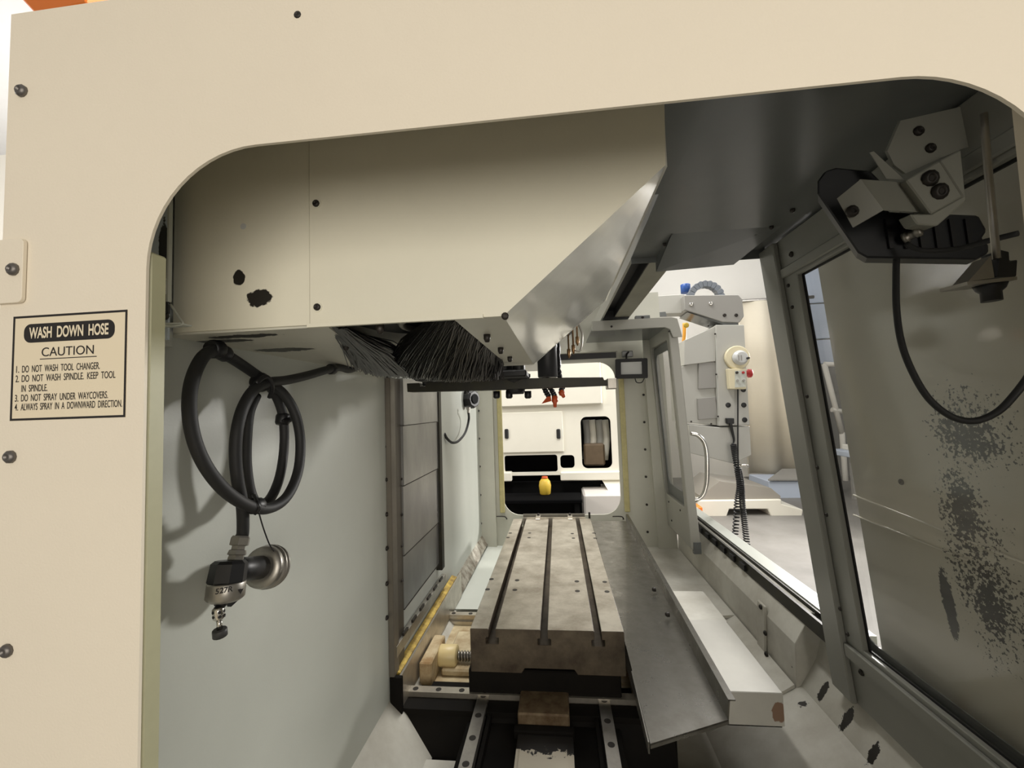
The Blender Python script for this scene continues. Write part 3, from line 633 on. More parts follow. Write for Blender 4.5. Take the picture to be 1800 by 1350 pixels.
# ------------------------------------------------------------------ saddle with its two rails
sd = thing('saddle', 'oily black cast iron saddle with two steel guide rails under the table', 'saddle', (-0.07, 1.5, 0.5))
MB().box((-0.305, 1.02, 0.47), (0.145, 1.98, 0.575)).build('casting', oil_black, sd, bevel=.004)
MB().box((-0.31, 1.36, .575), (0.16, 1.95, .688)).build('carriage', oil_black, sd, bevel=.004)
for xx in (-0.264, 0.106):
    r_ = MB().plate([(-.017, .575), (.017, .575), (.017, .588), (.012, .594), (.017, .600), (.017, .612), (-.017, .612), (-.017, .600), (-.012, .594), (-.017, .588)], [], (xx, 1.06, 0), (1,0,0), (0,0,1), (0, .86, 0)).build('guide_rail', steel, sd)
    for k in range(5):
        mb = MB().cyl((xx, 1.10 + .085*k, .605), (xx, 1.10 + .085*k, .6126), .0095, n=14); mb.build('bolt_hole', dark_screw, r_)
    MB().box((xx + (.024 if xx < 0 else -.034), 1.06, .575), (xx + (.034 if xx < 0 else -.024), 1.36, .598)).build('rail_clamp', oil_black, sd)
sc_ = P(958, 1235, z=.64)
MB().box((-0.148, 1.262, .575), (0.0, 1.50, .628)).build('screw_cover', rust_cover, sd, bevel=.004)
MB().box((-0.158, 1.235, .575), (0.012, 1.262, .60)).build('screw_cover_end', oil_black, sd, bevel=.003)
stain_colour = rgb(22, 19, 16)
flaked = mat('flaked_white', (206, 198, 180), .45, stains=[((-.07,1.22,.592), (.12,.055,.05), 1.4, 45, 1.0, 130)])
MB().box((-0.145, 1.02, .575), (0.008, 1.235, .592)).build('ballscrew_guard', flaked, sd)
MB().box((-0.135, 1.03, .592), (-0.01, 1.20, .597)).build('guard_plate', flaked, sd)

# ------------------------------------------------------------------ machine base with cross rails and ball screw
bs = thing('cast_bed', 'cream cast machine bed with bright cross rails, ball screw and black front face', 'bed', (-0.3, 1.6, 0.42))
MB().box((-0.50, 1.349, 0.405), (0.30, 1.93, 0.575)).build('casting', cream_cast, bs, bevel=.004)
MB().box((-0.53, 1.30, 0.40), (0.30, 1.349, 0.602)).build('front_face', oil_black, bs)
MB().prism([(-0.53, 1.20, .40), (-0.53, 1.30, .585), (-0.53, 1.30, .40)], (.82, 0, 0)).build('front_slope', oil_black, bs)
for yy in (1.352, 1.852):
    r_ = MB().plate([(0, .575), (.03, .575), (.03, .59), (.026, .596), (.03, .603), (.03, .618), (0, .618), (0, .603), (.004, .596), (0, .59)], [], (-0.505, yy, 0), (0,1,0), (0,0,1), (.75, 0, 0)).build('guide_rail', rail_steel, bs)
    for k in range(4): MB().cyl((-.485 + .075*k, yy + .015, .61), (-.485 + .075*k, yy + .015, .6186), .009, n=14).build('bolt_hole', dark_screw, r_)
    MB().box((-0.505, yy + .05, .575), (0.2, yy + .11, .583)).build('bed_way', oil_black, bs)
# bearing block, cap and ball screw
MB().box((-0.498, 1.44, .576), (-0.455, 1.62, .655)).build('bearing_block', cream_cast, bs, bevel=.004)
MB().box((-0.44, 1.50, .575), (-0.28, 1.76, .60)).build('screw_bed', cream_cast, bs, bevel=.006)
by, bz = 1.545, .622
MB().lathe((-0.455, by, bz), (1,0,0), [(0, .034), (.004, .036), (.060, .036), (.063, .033), (.066, .02)], 20).build('bearing_cap', cap_yellow, bs)
hs = MB(); npt = 150
hs.cyl((-.392, by, bz), (-.20, by, bz), .013, n=12)
hs.tube([(-.388 + .16*i/npt, by + .0145*math.cos(i*2*math.pi/10), bz + .0145*math.sin(i*2*math.pi/10)) for i in range(npt)], .0035, 5, 1)
hs.build('ball_screw', steel, bs)
# plate with a yellow wiper along the back wall
wp = thing('wiper_plate', 'long steel plate with crusted yellow wiper strip along foot of the pale wall', 'wiper', (-0.515, 1.7, .62))
MB().hexa([(-.512, 1.30, .60), (-.505, 1.30, .60), (-.498, 2.08, .60), (-.505, 2.08, .60)], [(-.512, 1.30, .698), (-.505, 1.30, .698), (-.498, 2.08, .712), (-.505, 2.08, .712)]).build('plate', rail_steel, wp)
MB().hexa([(-.537, 1.31, .655), (-.513, 1.31, .655), (-.506, 2.02, .66), (-.532, 2.02, .66)], [(-.536, 1.31, .706), (-.513, 1.31, .700), (-.506, 2.02, .714), (-.529, 2.02, .722)]).build('wiper_strip', mat('crusted_yellow', (205, 176, 84), .7, col2=(120, 96, 50), vscale=28, bump=.5, bscale=90), wp)
MB().box((-.537, 1.285, .52), (-.50, 1.30, .70)).build('end_block', oil_black, wp, bevel=.002)
MB().box((-.538, 1.30, .745), (-.520, 1.88, .782)).build('backing_bar', steel, wp, bevel=.002)
for k in range(6): MB().box((-.524, 1.36 + .085*k, .783), (-.517, 1.40 + .085*k, .792)).build('clip', dark_screw, wp)
# chip pan
pan = thing('chip_pan', 'pale painted sheet metal chip pan lining the bottom of the machine', 'pan', (0.1, 1.6, 0.38))
MB().hexa([(XL, .39, .63), (-.40, .39, .50), (-.40, .39, .49), (XL, .39, .62)], [(XL, 1.95, .63), (-.40, 1.95, .50), (-.40, 1.95, .49), (XL, 1.95, .62)]).build('slope', pan_paint, pan)
MB().box((-.40, .39, .38), (.45, 2.0, .40)).build('floor_sheet', pan_paint, pan)
MB().hexa([(.757, .39, .57), (.45, .39, .40), (.45, .39, .39), (.757, .39, .56)], [(.757, 1.53, .57), (.45, 1.53, .40), (.45, 1.53, .39), (.757, 1.53, .56)]).build('slope', pan_paint, pan)
MB().hexa([(.735, 1.53, .57), (.45, 1.53, .40), (.45, 1.53, .39), (.735, 1.53, .56)], [(.735, 2.0, .57), (.45, 2.0, .40), (.45, 2.0, .39), (.735, 2.0, .56)]).build('slope', pan_paint, pan)
MB().box((-.46, .9, .40), (-.315, 1.235, .51)).build('step', pan_paint, pan)
MB().box((.16, .9, .40), (.36, 1.20, .50)).build('step', pan_paint, pan)
MB().prism([(XL, 1.95, .598), (-.10, 1.95, .598), (-.10, YF, .57), (XL, YF, .583)], (0, 0, -.01)).build('shelf', white_paint, pan)
MB().prism([(XL, 2.35, .665), (XL, YF, .655), (XL + .035, YF, .60), (XL + .035, 2.0, .60), (XL, 2.0, .665)], (.003, 0, 0)).build('flashing', mat('flaking_flashing', (190, 186, 172), .5, col2=(90, 74, 56), vscale=22), pan)
MB().hexa([(-.10, 2.0, .50), (.735, 2.0, .57), (.735, YF, .573), (-.10, YF, .57)], [(-.10, 2.0, .49), (.735, 2.0, .56), (.735, YF, .563), (-.10, YF, .56)]).build('shelf', pan_paint, pan)
MB().tube([(.19, .985, .52), (.37, .99, .515)], .006, 8, 1).build('rod', oil_black, pan)
MB().box((.36, .95, .41), (.47, 1.285, .47)).build('dark_void', oil_black, pan)  # black box paints in the darkness of the empty void here
# front way cover of the saddle
fc = thing('front_way_cover', 'pale steel box way cover below and right of the chip tray', 'way cover', (0.52, 1.6, 0.58))
stain_colour = rgb(140, 112, 92)
fcm = mat('way_box_steel', (204, 202, 194), .34, metal=.25, vary=.1, vscale=6, stains=[((.575,1.28,.64), (.02,.03,.03), 1.0, 50, 0, 0)])
MB().box((.20, 1.293, .60), (.590, 1.70, .69)).build('cover_section', fcm, fc, bevel=.002)
MB().box((.20, 1.70, .606), (.598, 1.965, .684)).build('cover_section', pan_paint, fc, bevel=.002)
MB().box((.21, 1.30, .594), (.585, 1.69, .60)).build('wiper_lip', oil_black, fc)

# ------------------------------------------------------------------ sliding doors
def frame2(x0, z0, k): return dict(O=(x0 + k*z0, 0, 0), U=(0,1,0), V=(-k,0,1))
# far door
K = .05; FX = .667; FZ = 1.961
fd = thing('sliding_door', 'far grey sliding door with tilted window and chrome handle beside the opening', 'door', (.70, 2.6, .74))
fr = frame2(FX - .05, FZ, K)
DY0, DY1 = 2.39, 2.872
def dplate(outer, holes, off, th, x0=FX, z0=FZ, k=K):
    f_ = frame2(x0 + off, z0, k); return MB().plate(outer, holes, f_['O'], f_['U'], f_['V'], (th, 0, 0))
dplate([(DY0, .72), (DY1, .72), (DY1, 1.96), (DY0, 1.96)], [rrect(DY0 + .05, .93, DY1 - .015, 1.86, .03, 5)], -.05, .05).build('frame', grey_paint, fd, bevel=.006, seg=2)
dplate([(DY0 + .045, .925), (DY1 - .01, .925), (DY1 - .01, 1.865), (DY0 + .045, 1.865)], [rrect(DY0 + .10, 1.0, DY1 - .05, 1.81, .05, 6)], -.03, .004).build('window_gasket', dark_grey_paint, fd)
dplate([(DY0 + .05, .93), (DY1 - .015, .93), (DY1 - .015, 1.86), (DY0 + .05, 1.86)], [], -.024, .006).build('pane', glass, fd)
MB().box((.207, DY0 - .01, 1.925), (.640, DY1, 1.931)).build('top_flange', dark_grey_paint, fd)
MB().plate([(.207, 1.917), (.600, 1.917), (.625, 1.905), (.640, 1.86), (.690, 1.86), (.668, 1.963), (.640, 1.972), (.207, 1.972)], [], (0, DY0 - .016, 0), (1,0,0), (0,0,1), (0, .008, 0)).build('leading_lip', grey_paint, fd, bevel=.002)
q = P(1112, 552, y=DY0); 
MB().box((.45, DY0 + .01, 1.972), (.53, DY0 + .04, 1.995)).build('roller_bracket', dark_grey_paint, fd, bevel=.002)
screws([(.49, DY0 + .01, 1.984)], (0,-1,0), .008, .006, dark_screw, fd)
screws([P(px, py, y=DY0 - .016) for px, py in ((1075, 574),(1176,582))], (0,-1,0), .006, .004, dark_screw, fd)
screws([PT(px, py, FX - .05, FZ, K) for px, py in ((1176,882),(1196,897),(1181,915))], (-1,0,0), .006, .004, dark_screw, fd)
hd = [P(px, py, y=DY0 + .012) for px, py in ((1214,762),(1226,765),(1237,777),(1242,796),(1243,825),(1242,850),(1237,868),(1228,877),(1218,879))]
MB().tube(hd, .0115, 12, 5).build('handle', chrome, fd)
MB().box((.690, DY0 - .005, .70), (.728, DY0 + .02, .76)).build('guide_foot', dark_grey_paint, fd)

# near door
NK = .095; NX = .663; NZ = 1.951
nd = thing('sliding_door', 'near grey sliding door with large clear window filling the right edge of view', 'door', (.74, .9, .62))
NY1 = 1.385; NY0 = .42
st = PT(1405, 480, NX, NZ, NK); sb = PT(1512, 1140, NX, NZ, NK)
yg = (st.y + sb.y) / 2
DBZ = PT(1492, 1222, NX, NZ, NK).z
zt, zb = st.z, sb.z
dplate([(NY0, DBZ), (NY1, DBZ), (NY1, 1.965), (NY0, 1.965)], [[(NY0 + .03, zb), (yg, zb), (yg, zt), (NY0 + .03, zt)]], 0, .014, NX, NZ, NK).build('frame', near_door_shaded, nd, bevel=.002)
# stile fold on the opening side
dplate([(NY1 - .085, DBZ), (NY1, DBZ), (NY1, 1.962), (NY1 - .085, 1.962)], [], -.016, .016, NX, NZ, NK).build('stile', near_door_shaded, nd, bevel=.003)
dplate([(NY0, zb - .05), (NY1 - .085, zb - .05), (NY1 - .085, zb - .012), (NY0, zb - .012)], [], -.012, .012, NX, NZ, NK).build('bottom_rail', near_door_shaded, nd, bevel=.003)
dplate([(NY0, zt + .008), (NY1 - .085, zt + .008), (NY1 - .085, zt + .035), (NY0, zt + .035)], [], -.008, .008, NX, NZ, NK).build('top_rail', near_door_shaded, nd, bevel=.003)
dplate([(NY0 + .03, zb - .006), (yg + .006, zb - .006), (yg + .006, zt + .006), (NY0 + .03, zt + .006)], [[(NY0 + .034, zb + .004), (yg - .004, zb + .004), (yg - .004, zt - .004), (NY0 + .034, zt - .004)]], .014, .004, NX, NZ, NK).build('window_gasket', black_rubber, nd)
dplate([(NY0 + .03, zb), (yg, zb), (yg, zt), (NY0 + .03, zt)], [], .0185, .005, NX, NZ, NK).build('pane', glass, nd)
# outer skin with the rounded cut-out
OX = NX + .05
h0 = PT(1413, 560, OX, NZ, NK); h1 = PT(1427, 475, OX, NZ, NK); h2 = PT(1580, 1165, OX, NZ, NK)
dplate([(NY0, .765), (NY1 - .01, .765), (NY1 - .01, 1.965), (NY0, 1.965)], [rrect(NY0 + .03, h2.z, h0.y, 1.905, .07, 8)], .05, .003, NX, NZ, NK).build('outer_skin', dark_grey_paint, nd)
screws([PT(px, py, NX - .016, NZ, NK) for px, py in ((1386,502),(1393,540),(1419,697),(1437,822),(1453,905),(1477,1070),(1490,1115))], (-1,0,0), .0055, .004, dark_screw, nd)
screws([PT(px, py, NX, NZ, NK) for px, py in ((1392,447),(1515,1182),(1494,1185))], (-1,0,0), .008, .006, dark_screw, nd)
# canopy on top of the near door
MB().prism([(.232, .395, 1.972), (.255, NY1, 1.972), (.725, NY1, 1.972), (.725, .395, 1.972)], (0, 0, .004)).build('canopy', dark_grey_paint, nd)
MB().prism([(.335, 1.20, 1.972), (.625, 1.20, 1.972), (.575, NY1 + .012, 1.935), (.335, NY1 + .012, 1.928)], (0, 0, .004)).build('canopy_wedge', dark_grey_paint, nd)
MB().hexa([(.335, 1.20, 1.970), (.338, 1.20, 1.970), (.338, NY1 + .012, 1.93), (.335, NY1 + .012, 1.93)], [(.335, 1.20, 1.974), (.338, 1.20, 1.974), (.338, NY1 + .012, 1.974), (.335, NY1 + .012, 1.974)]).build('canopy_wedge_side', dark_grey_paint, nd)
MB().box((.255, NY1 - .003, 1.955), (.335, NY1, 1.974)).build('canopy_lip', dark_grey_paint, nd)
MB().box((.575, NY1 - .003, 1.945), (.665, NY1, 1.974)).build('canopy_lip', dark_grey_paint, nd)
screws([P(px, py, z=1.972) for px, py in ((1168,428),(1328,409),(1356,398),(1393,368))], (0,0,-1), .006, .008, dark_screw, nd)
# fixed front panel seen through the near door's window
fp = thing('fixed_front_panel', 'scuffed grey fixed panel flecked with dark marks, seen through near door window', 'panel', (.82, .7, .5))
e0 = PT(1437, 465, NX + .085, NZ, NK); e1 = PT(1545, 1110, NX + .085, NZ, NK)
dplate([(.40, .62), (e1.y + (e1.y - e0.y) * .15, .62), (e1.y, e1.z), (e0.y, e0.z), (e0.y - .01, 2.0), (.40, 2.0)], [], .085, .01, NX, NZ, NK).build('sheet', fixed_grey, fp)
screws([PT(1585, 847, NX + .085, NZ, NK)], (-1,0,0), .007, .005, screw_steel, fp)
for a_, b_ in (((1500, 870), (1800, 990)), ((1500, 905), (1700, 985))):
    A = PT(*a_, NX + .083, NZ, NK); B = PT(*b_, NX + .083, NZ, NK)
    MB().tube([A, B], .0025, 5, 1).build('crease', fixed_grey, fp)

# door rails
lr = thing('lower_door_rail', 'black lower sliding door rail along the inner edge of the white sill', 'rail', (.8, 1.6, .78))
MB().box((.776, 1.395, .765), (.786, 2.88, .812)).build('rail', black_iron, lr)
MB().box((.812, 1.395, .790), (.822, 2.88, .812)).build('rail', black_iron, lr)
MB().box((.786, 1.395, .770), (.812, 2.88, .796)).build('rail_web', black_iron, lr)
ur = thing('upper_door_track', 'dark channel track for the sliding doors above the opening', 'track', (.33, 1.8, 1.99))
MB().box((.262, 1.0, 1.985), (.272, 2.88, 2.06)).build('flange', grey_paint, ur)
MB().box((.272, 1.0, 2.03), (.33, 2.88, 2.04)).box((.328, 1.0, 1.985), (.332, 2.88, 2.04)).build('web', black, ur)
MB().box((.33, 1.0, 1.985), (.415, 2.88, 1.992)).build('flange', mat('track_olive', (150, 148, 132), .4, vary=.2), ur)
MB().box((.405, 1.0, 1.992), (.415, 2.88, 2.06)).build('web', grey_paint, ur)
MB().box((.27, 2.36, 1.978), (.41, 2.40, 2.02)).build('roller_carriage', black, ur)

# ------------------------------------------------------------------ flood lamps
def lamp_far():
    c = P(1110, 648, y=YF - .16)
    t_ = thing('flood_lamp', 'small black rectangular flood lamp with grey lens in the far corner', 'lamp', c)
    hw, hh = .098, .062
    U = Vector((.97, -.22, -.03)).normalized(); V = Vector((.02, 0, 1)).normalized(); V = (V - U*V.dot(U)).normalized(); N_ = U.cross(V).normalized()
    if N_.y > 0: N_ = -N_
    def pt(u, v, n_): return c + U*u + V*v + N_*n_
    MB().plate([(x, y) for x, y in rrect(-hw, -hh, hw, hh, .008, 3)], [[(-.064, -.037), (.064, -.037), (.064, .042), (-.064, .042)]], pt(0,0,.02), U, V, N_*-.035).build('housing', black, t_, bevel=.002)
    MB().plate([(-.064, -.037), (.064, -.037), (.064, .042), (-.064, .042)], [], pt(0,0,.008), U, V, N_*-.01).build('lens', lens_mat, t_)
    MB().plate([(-.085, -.05), (.085, -.05), (.085, .05), (-.085, .05)], [], pt(0,0,-.015), U, V, N_*-.02).build('heat_sink', black, t_)
    MB().tube([pt(-.03, hh, 0), pt(-.03, hh + .03, -.02), pt(-.02, hh + .05, -.05)], .006, 8, 4).build('bracket', black, t_)
    MB().box(pt(-.06, hh + .02, -.06) , pt(-.06, hh + .02, -.06) + Vector((.07, .03, .04))).build('junction_box', dark_grey_paint, t_, bevel=.004)
    MB().tube([pt(.02, -hh, -.01), pt(.03, -hh - .025, -.01), pt(.06, -hh - .025, -.02), pt(.075, -hh, -.03)], .003, 6, 5).build('cable', black_rubber, t_)
lamp_far()
LY = .70
ln = thing('flood_lamp', 'large black flood lamp seen from behind, hung below the roof at upper right', 'lamp', P(1590, 400, y=LY))
body = [P(px, py, y=LY + .05) for px, py in ((1437,340),(1437,318),(1450,300),(1470,294),(1530,300),(1548,318),(1560,372),(1720,378),(1735,405),(1725,420),(1738,428),(1738,445),(1715,456),(1524,453),(1508,444))]
MB().prism(body, (0.03, .05, 0.006)).build('housing', mat('lamp_black', (20, 22, 26), .45), ln, bevel=.003)
for k in range(6):
    a_ = P(1560 + 28*k, 384, y=LY + .046); b_ = P(1568 + 28*k, 436, y=LY + .046)
    MB().hexa([a_ + Vector((-.003,0,0)), a_ + Vector((.003,0,0)), a_ + Vector((.003,.006,0)), a_ + Vector((-.003,.006,0))], [b_ + Vector((-.003,0,0)), b_ + Vector((.003,0,0)), b_ + Vector((.003,.006,0)), b_ + Vector((-.003,.006,0))]).build('cooling_fin', black, ln)
bk = mat('bracket_grey', (150, 150, 140), .4)
MB().prism([P(px, py, y=LY - .02) for px, py in ((1471,349),(1513,315),(1553,369),(1499,400))], (.003, .003, .001)).build('bracket_leaf', bk, ln)
MB().hexa([P(1513,315,y=LY-.02), P(1553,369,y=LY-.02), P(1640,375,y=LY+.03), P(1606,322,y=LY+.03)], [v + Vector((0,.004,.001)) for v in (P(1513,315,y=LY-.02), P(1553,369,y=LY-.02), P(1640,375,y=LY+.03), P(1606,322,y=LY+.03))]).build('bracket_arm', bk, ln)
screws([P(1497, 372, y=LY - .022)], (0,-1,0), .009, .006, dark_screw, ln)
MB().prism([P(px, py, y=LY + .0) for px, py in ((1592,316),(1652,282),(1692,345),(1637,376))], (.004, .03, .004)).build('clamp_block', bk, ln, bevel=.002)
MB().prism([P(px, py, y=LY + .002) for px, py in ((1652,282),(1690,262),(1699,352),(1648,397),(1612,394),(1600,376),(1637,376),(1692,345))], (.004, .03, .004)).build('clamp_side', bk, ln, bevel=.002)
screws([P(1634, 314, y=LY), P(1651, 337, y=LY)], (0.05,-1,-.2), .0125, .006, dark_screw, ln)
MB().prism([P(px, py, y=LY + .03) for px, py in ((1560,265),(1583,212),(1730,178),(1735,250),(1690,262),(1592,305),(1572,290))], (.0, .006, .002)).build('mount_plate', bk, ln)
screws([P(1614, 231, y=LY + .03), P(1635, 261, y=LY + .03)], (0,-1,0), .008, .005, dark_screw, ln)
MB().prism([P(px, py, y=LY + .02) for px, py in ((1529,268),(1536,266),(1590,316),(1558,314))], (.002, .004, .002)).build('mount_rib', bk, ln)
MB().lathe(P(1588, 420, y=LY + .045), (.55, -.8, .25), [(0, .009), (.006, .009), (.007, .006), (.014, .006), (.015, .0085), (.022, .0085), (.024, .005)], 12).build('cable_gland', steel, ln)
MB().tube([P(px, py, y=yy) for px, py, yy in ((1592,428,LY+.03),(1620,440,LY+.02),(1680,438,LY),(1730,425,LY-.03),(1790,410,LY-.06))], .004, 8, 5).build('cable', black_rubber, ln)
MB().tube([P(px, py, y=yy) for px, py, yy in ((1576,440,LY+.06),(1575,490,LY+.05),(1576,545,LY+.04),(1584,600,LY+.03),(1602,650,LY+.02),(1632,700,LY+.01),(1672,732,LY),(1712,740,LY-.01),(1750,726,LY-.02),(1780,698,LY-.03),(1815,650,LY-.04),(1840,590,LY-.05))], .0048, 10, 6).build('cable', black_rubber, ln)

# hinge rod and corner bracket by the opening's right edge
rd_ = thing('support_rod', 'thin steel rod ending in a triangular bracket at the right edge of the opening', 'rod', P(1745, 480, y=.47))
MB().tube([P(1729, 200, y=.47), P(1737, 300, y=.47), P(1752, 455, y=.47)], .0032, 8, 2).build('rod', steel, rd_)
MB().prism([P(px, py, y=.465) for px, py in ((1702,495),(1742,449),(1748,488))], (.001, .02, 0)).build('gusset', steel, rd_)
MB().prism([P(px, py, y=.455) for px, py in ((1700,495),(1788,486),(1788,492),(1701,501))], (.0, .03, 0.001)).build('foot_plate', steel, rd_)
MB().prism([P(px, py, y=.47) for px, py in ((1758,438),(1775,442),(1776,458),(1790,456),(1788,486),(1750,487))], (.0, .02, 0)).build('pivot_block', black, rd_, bevel=.001)
q = P(1740, 500, y=.468); MB().lathe(q, (0.02,0,-1), [(0, .013), (.005, .011), (.008, .008), (.017, .008)], 12).build('stud', black, rd_)
post = MB().box((.428, .415, .45), (.60, .425, 2.1)).build('front_corner_post', cream); tag(post, 'cream upright corner post behind the right edge of the opening', 'post')

# ------------------------------------------------------------------ control pendant outside the door opening
PY = 3.0
cp = thing('control_pendant', 'grey machine control pendant hanging outside beyond the door opening', 'control panel', (1.15, 3.2, 1.15))
def pp(lst, y): return [P(px, py, y=y) for px, py in lst]
MB().prism(pp([(1258,571),(1308,571),(1318,747),(1264,749)], PY), (0, .35, 0)).build('cabinet', pendant_grey, cp, bevel=.004)
MB().prism(pp([(1264,751),(1318,749),(1321,800),(1290,815),(1212,796),(1211,746)], PY + .005), (0, .35, 0)).build('lower_cabinet', pendant_grey, cp, bevel=.004)
MB().prism(pp([(1203,598),(1258,573),(1258,635),(1203,642)], PY + .02), (0, .3, 0)).build('display_hood', pendant_grey, cp, bevel=.003)
MB().prism(pp([(1196,645),(1228,635),(1259,635),(1264,748),(1200,742)], PY + .045), (0, .28, 0)).build('keyboard_housing', pendant_grey, cp, bevel=.004)
MB().prism(pp([(1228,636),(1258,636),(1259,682),(1228,684)], PY + .028), (0, .1, 0)).build('recess_panel', pendant_dark, cp, bevel=.003)
MB().prism(pp([(1226,700),(1258,697),(1262,735),(1228,738)], PY + .028), (0, .1, 0)).build('recess_panel', pendant_dark, cp, bevel=.003)
screws(pp([(1306.7,685),(1280,712),(1307.5,712),(1309,738)], PY), (0,-1,0), .018, .004, black, cp, 'hole_plug', False)
screws(pp([(1257,587),(1245,573),(1259,658),(1262,732),(1215,741),(1250,745)], PY - .001), (0,-1,0), .006, .004, dark_screw, cp)
q = P(1322, 656, y=PY + .1); MB().lathe(q, (1,0,0), [(-.05, .02), (-.03, .02), (-.026, .03), (-.008, .03), (-.004, .025)], 14).build('stop_button', red, cp)
MB().tube(pp([(1300,818),(1312,818),(1316,821)], PY + .1), .008, 8, 3).build('latch', chrome, cp)
# pendant arm
pa = thing('pendant_arm', 'grey box beam arm with bolted end carrying the control pendant', 'arm', (1.0, 3.1, 2.05))
MB().prism(pp([(1060,526),(1203,517),(1205,550),(1060,556)], PY + .1), (0, .12, 0)).build('beam', pendant_grey, pa, bevel=.003)
MB().prism(pp([(1202,519),(1298,518),(1305,526),(1308,556),(1300,567),(1270,566),(1204,545)], PY + .02), (0, .2, 0)).build('end_box', pendant_dark, pa, bevel=.004)
MB().prism(pp([(1208,549),(1262,567),(1275,572),(1298,571),(1298,566),(1270,566)], PY + .03), (0, .2, 0)).build('pivot_plate', dark_grey_paint, pa)
screws(pp([(1215,535),(1249.5,534)], PY + .02), (0,-1,0), .015, .008, chrome, pa, 'bolt')
screws(pp([(1273.5,554),(1294,554)], PY + .02), (0,-1,0), .012, .006, dark_screw, pa, 'bolt')
MB().prism(pp([(1144,550),(1170,548),(1172,556),(1143,557)], PY + .09), (0, .02, 0)).build('stop_bracket', dark_grey_paint, pa)
ch = thing('cable_chain', 'grey segmented cable chain arching over the pendant arm', 'cable chain', P(1245, 520, y=PY + .12))
cc = P(1242, 524, y=PY + .12); 
lk = None
for k in range(11):
    an = math.pi * (0.97 - k * .094); r0, r1 = .085, .125
    a0, a1 = an + .16, an - .12
    mb = MB().prism([cc + Vector((r*math.cos(a), 0, r*math.sin(a))) for r, a in ((r0, a0), (r1, a0), (r1 + .006, an), (r1, a1), (r0, a1))], (0, .06, 0))
    mb.build('link', mat('chain_grey', (112, 118, 126), .5) if k == 0 else bpy.data.materials['chain_grey'], ch, bevel=.002)
q = P(1205, 508, y=PY + .2); o = MB().lathe(q + Vector((0,0,-.03)), (0,0,1), [(0, .035), (.06, .035), (.065, .03)], 12).build('blue_cap', blue); tag(o, 'blue plastic cap standing on the pendant arm behind the cable chain', 'cap')
# handwheel unit
hw_ = thing('handwheel_unit', 'cream handheld jog unit with round dial hanging on the control pendant', 'jog dial', P(1296, 628, y=PY))
c = P(1294, 629, y=PY - .004)
MB().lathe(c, (0,-1,0), [(0, .080), (.022, .080), (.026, .074)], 24).build('housing', mpg_cream, hw_)
MB().prism(pp([(1280,648),(1312,648),(1312,684),(1283,684)], PY - .05), (0, .048, 0)).build('grip', mpg_cream, hw_, bevel=.004)
MB().prism(pp([(1292,652),(1311,651),(1311,680),(1292,681)], PY - .053), (0, .003, 0)).build('switch_panel', white_paint, hw_)
MB().lathe(P(1300, 629, y=PY - .03), (0.05,-1,0), [(0, .05), (.012, .05), (.014, .044), (.035, .040), (.038, .034)], 22).build('dial', lens_mat, hw_)
for dx in (-.012, .004): MB().box(P(1301, 629, y=PY - .07) + Vector((dx, 0, -.018)), P(1301, 629, y=PY - .07) + Vector((dx + .008, .004, .018))).build('dial_mark', pendant_dark, hw_)
MB().lathe(P(1313, 630, y=PY - .06), (0,-1,0), [(0, .008), (.03, .007), (.032, .005)], 8).build('dial_handle', dark_screw, hw_)
for px, py, m_ in ((1295,655,dark_screw),(1306,655,red),(1296,669,chrome),(1307,669,chrome)):
    MB().lathe(P(px, py, y=PY - .053), (0,-1,0), [(0, .009), (.008, .009), (.01, .007)], 8).build('switch', m_, hw_)
def coil(pts, n, rad, r):
    pts = catmull([Vector(p) for p in pts], 12); out = []; N_ = n * 9
    for i in range(N_ + 1):
        s_ = i / N_ * (len(pts) - 1); j = min(int(s_), len(pts) - 2); p_ = pts[j].lerp(pts[j+1], s_ - j); a_ = i * 2*math.pi/9
        e = min(1, min(i, N_ - i) / 9)
        out.append(p_ + Vector((rad*e*math.cos(a_), rad*e*math.sin(a_), 0)))
    return MB().tube(out, r, 5, 1)
cb1 = thing('coiled_cord', 'black coiled cord running down from the handheld jog unit', 'cord', P(1297, 690, y=PY - .03))
MB().tube(pp([(1297,662),(1297,720),(1297,790),(1298,825)], PY - .03), .005, 6, 4).build('straight_cord', black_rubber, cb1)
coil(pp([(1298,822),(1303,850),(1305,885),(1310,930),(1317,990)], PY - .03), 52, .016, .0048).build('coil', black_rubber, cb1)
cb2 = thing('coiled_cord', 'black coiled cord plugged into front of the control pendant', 'cord', P(1283, 740, y=PY - .02))
MB().prism(pp([(1277,735),(1291,735),(1291,745),(1278,745)], PY - .03), (0, .028, 0)).build('plug_or_lit_hole', black, cb2, bevel=.004)
MB().tube(pp([(1284,744),(1287,758),(1290,772),(1289,780)], PY - .02), lambda t: .011 - .006*t, 7, 4).build('cable_boot', black_rubber, cb2)
coil(pp([(1289,779),(1292,800),(1297,830),(1300,855),(1296,884),(1293,930),(1290,968)], PY - .05), 46, .016, .0048).build('coil', black_rubber, cb2)
hs_ = MB().tube(pp([(1203,568),(1203,590),(1200,615),(1201,640)], PY + .35), .014, 8, 5).build('orange_air_hose', mat('orange_hose', (232, 165, 60), .5)); tag(hs_, 'orange air hose hanging between far door and control pendant', 'hose')
o = MB().lathe(P(1206, 572, y=PY + .3), (0,-1,0), [(0, .02), (.01, .02), (.012, .012)], 12).build('hose_hook', yellow); tag(o, 'yellow ring hook above the orange air hose', 'hook')

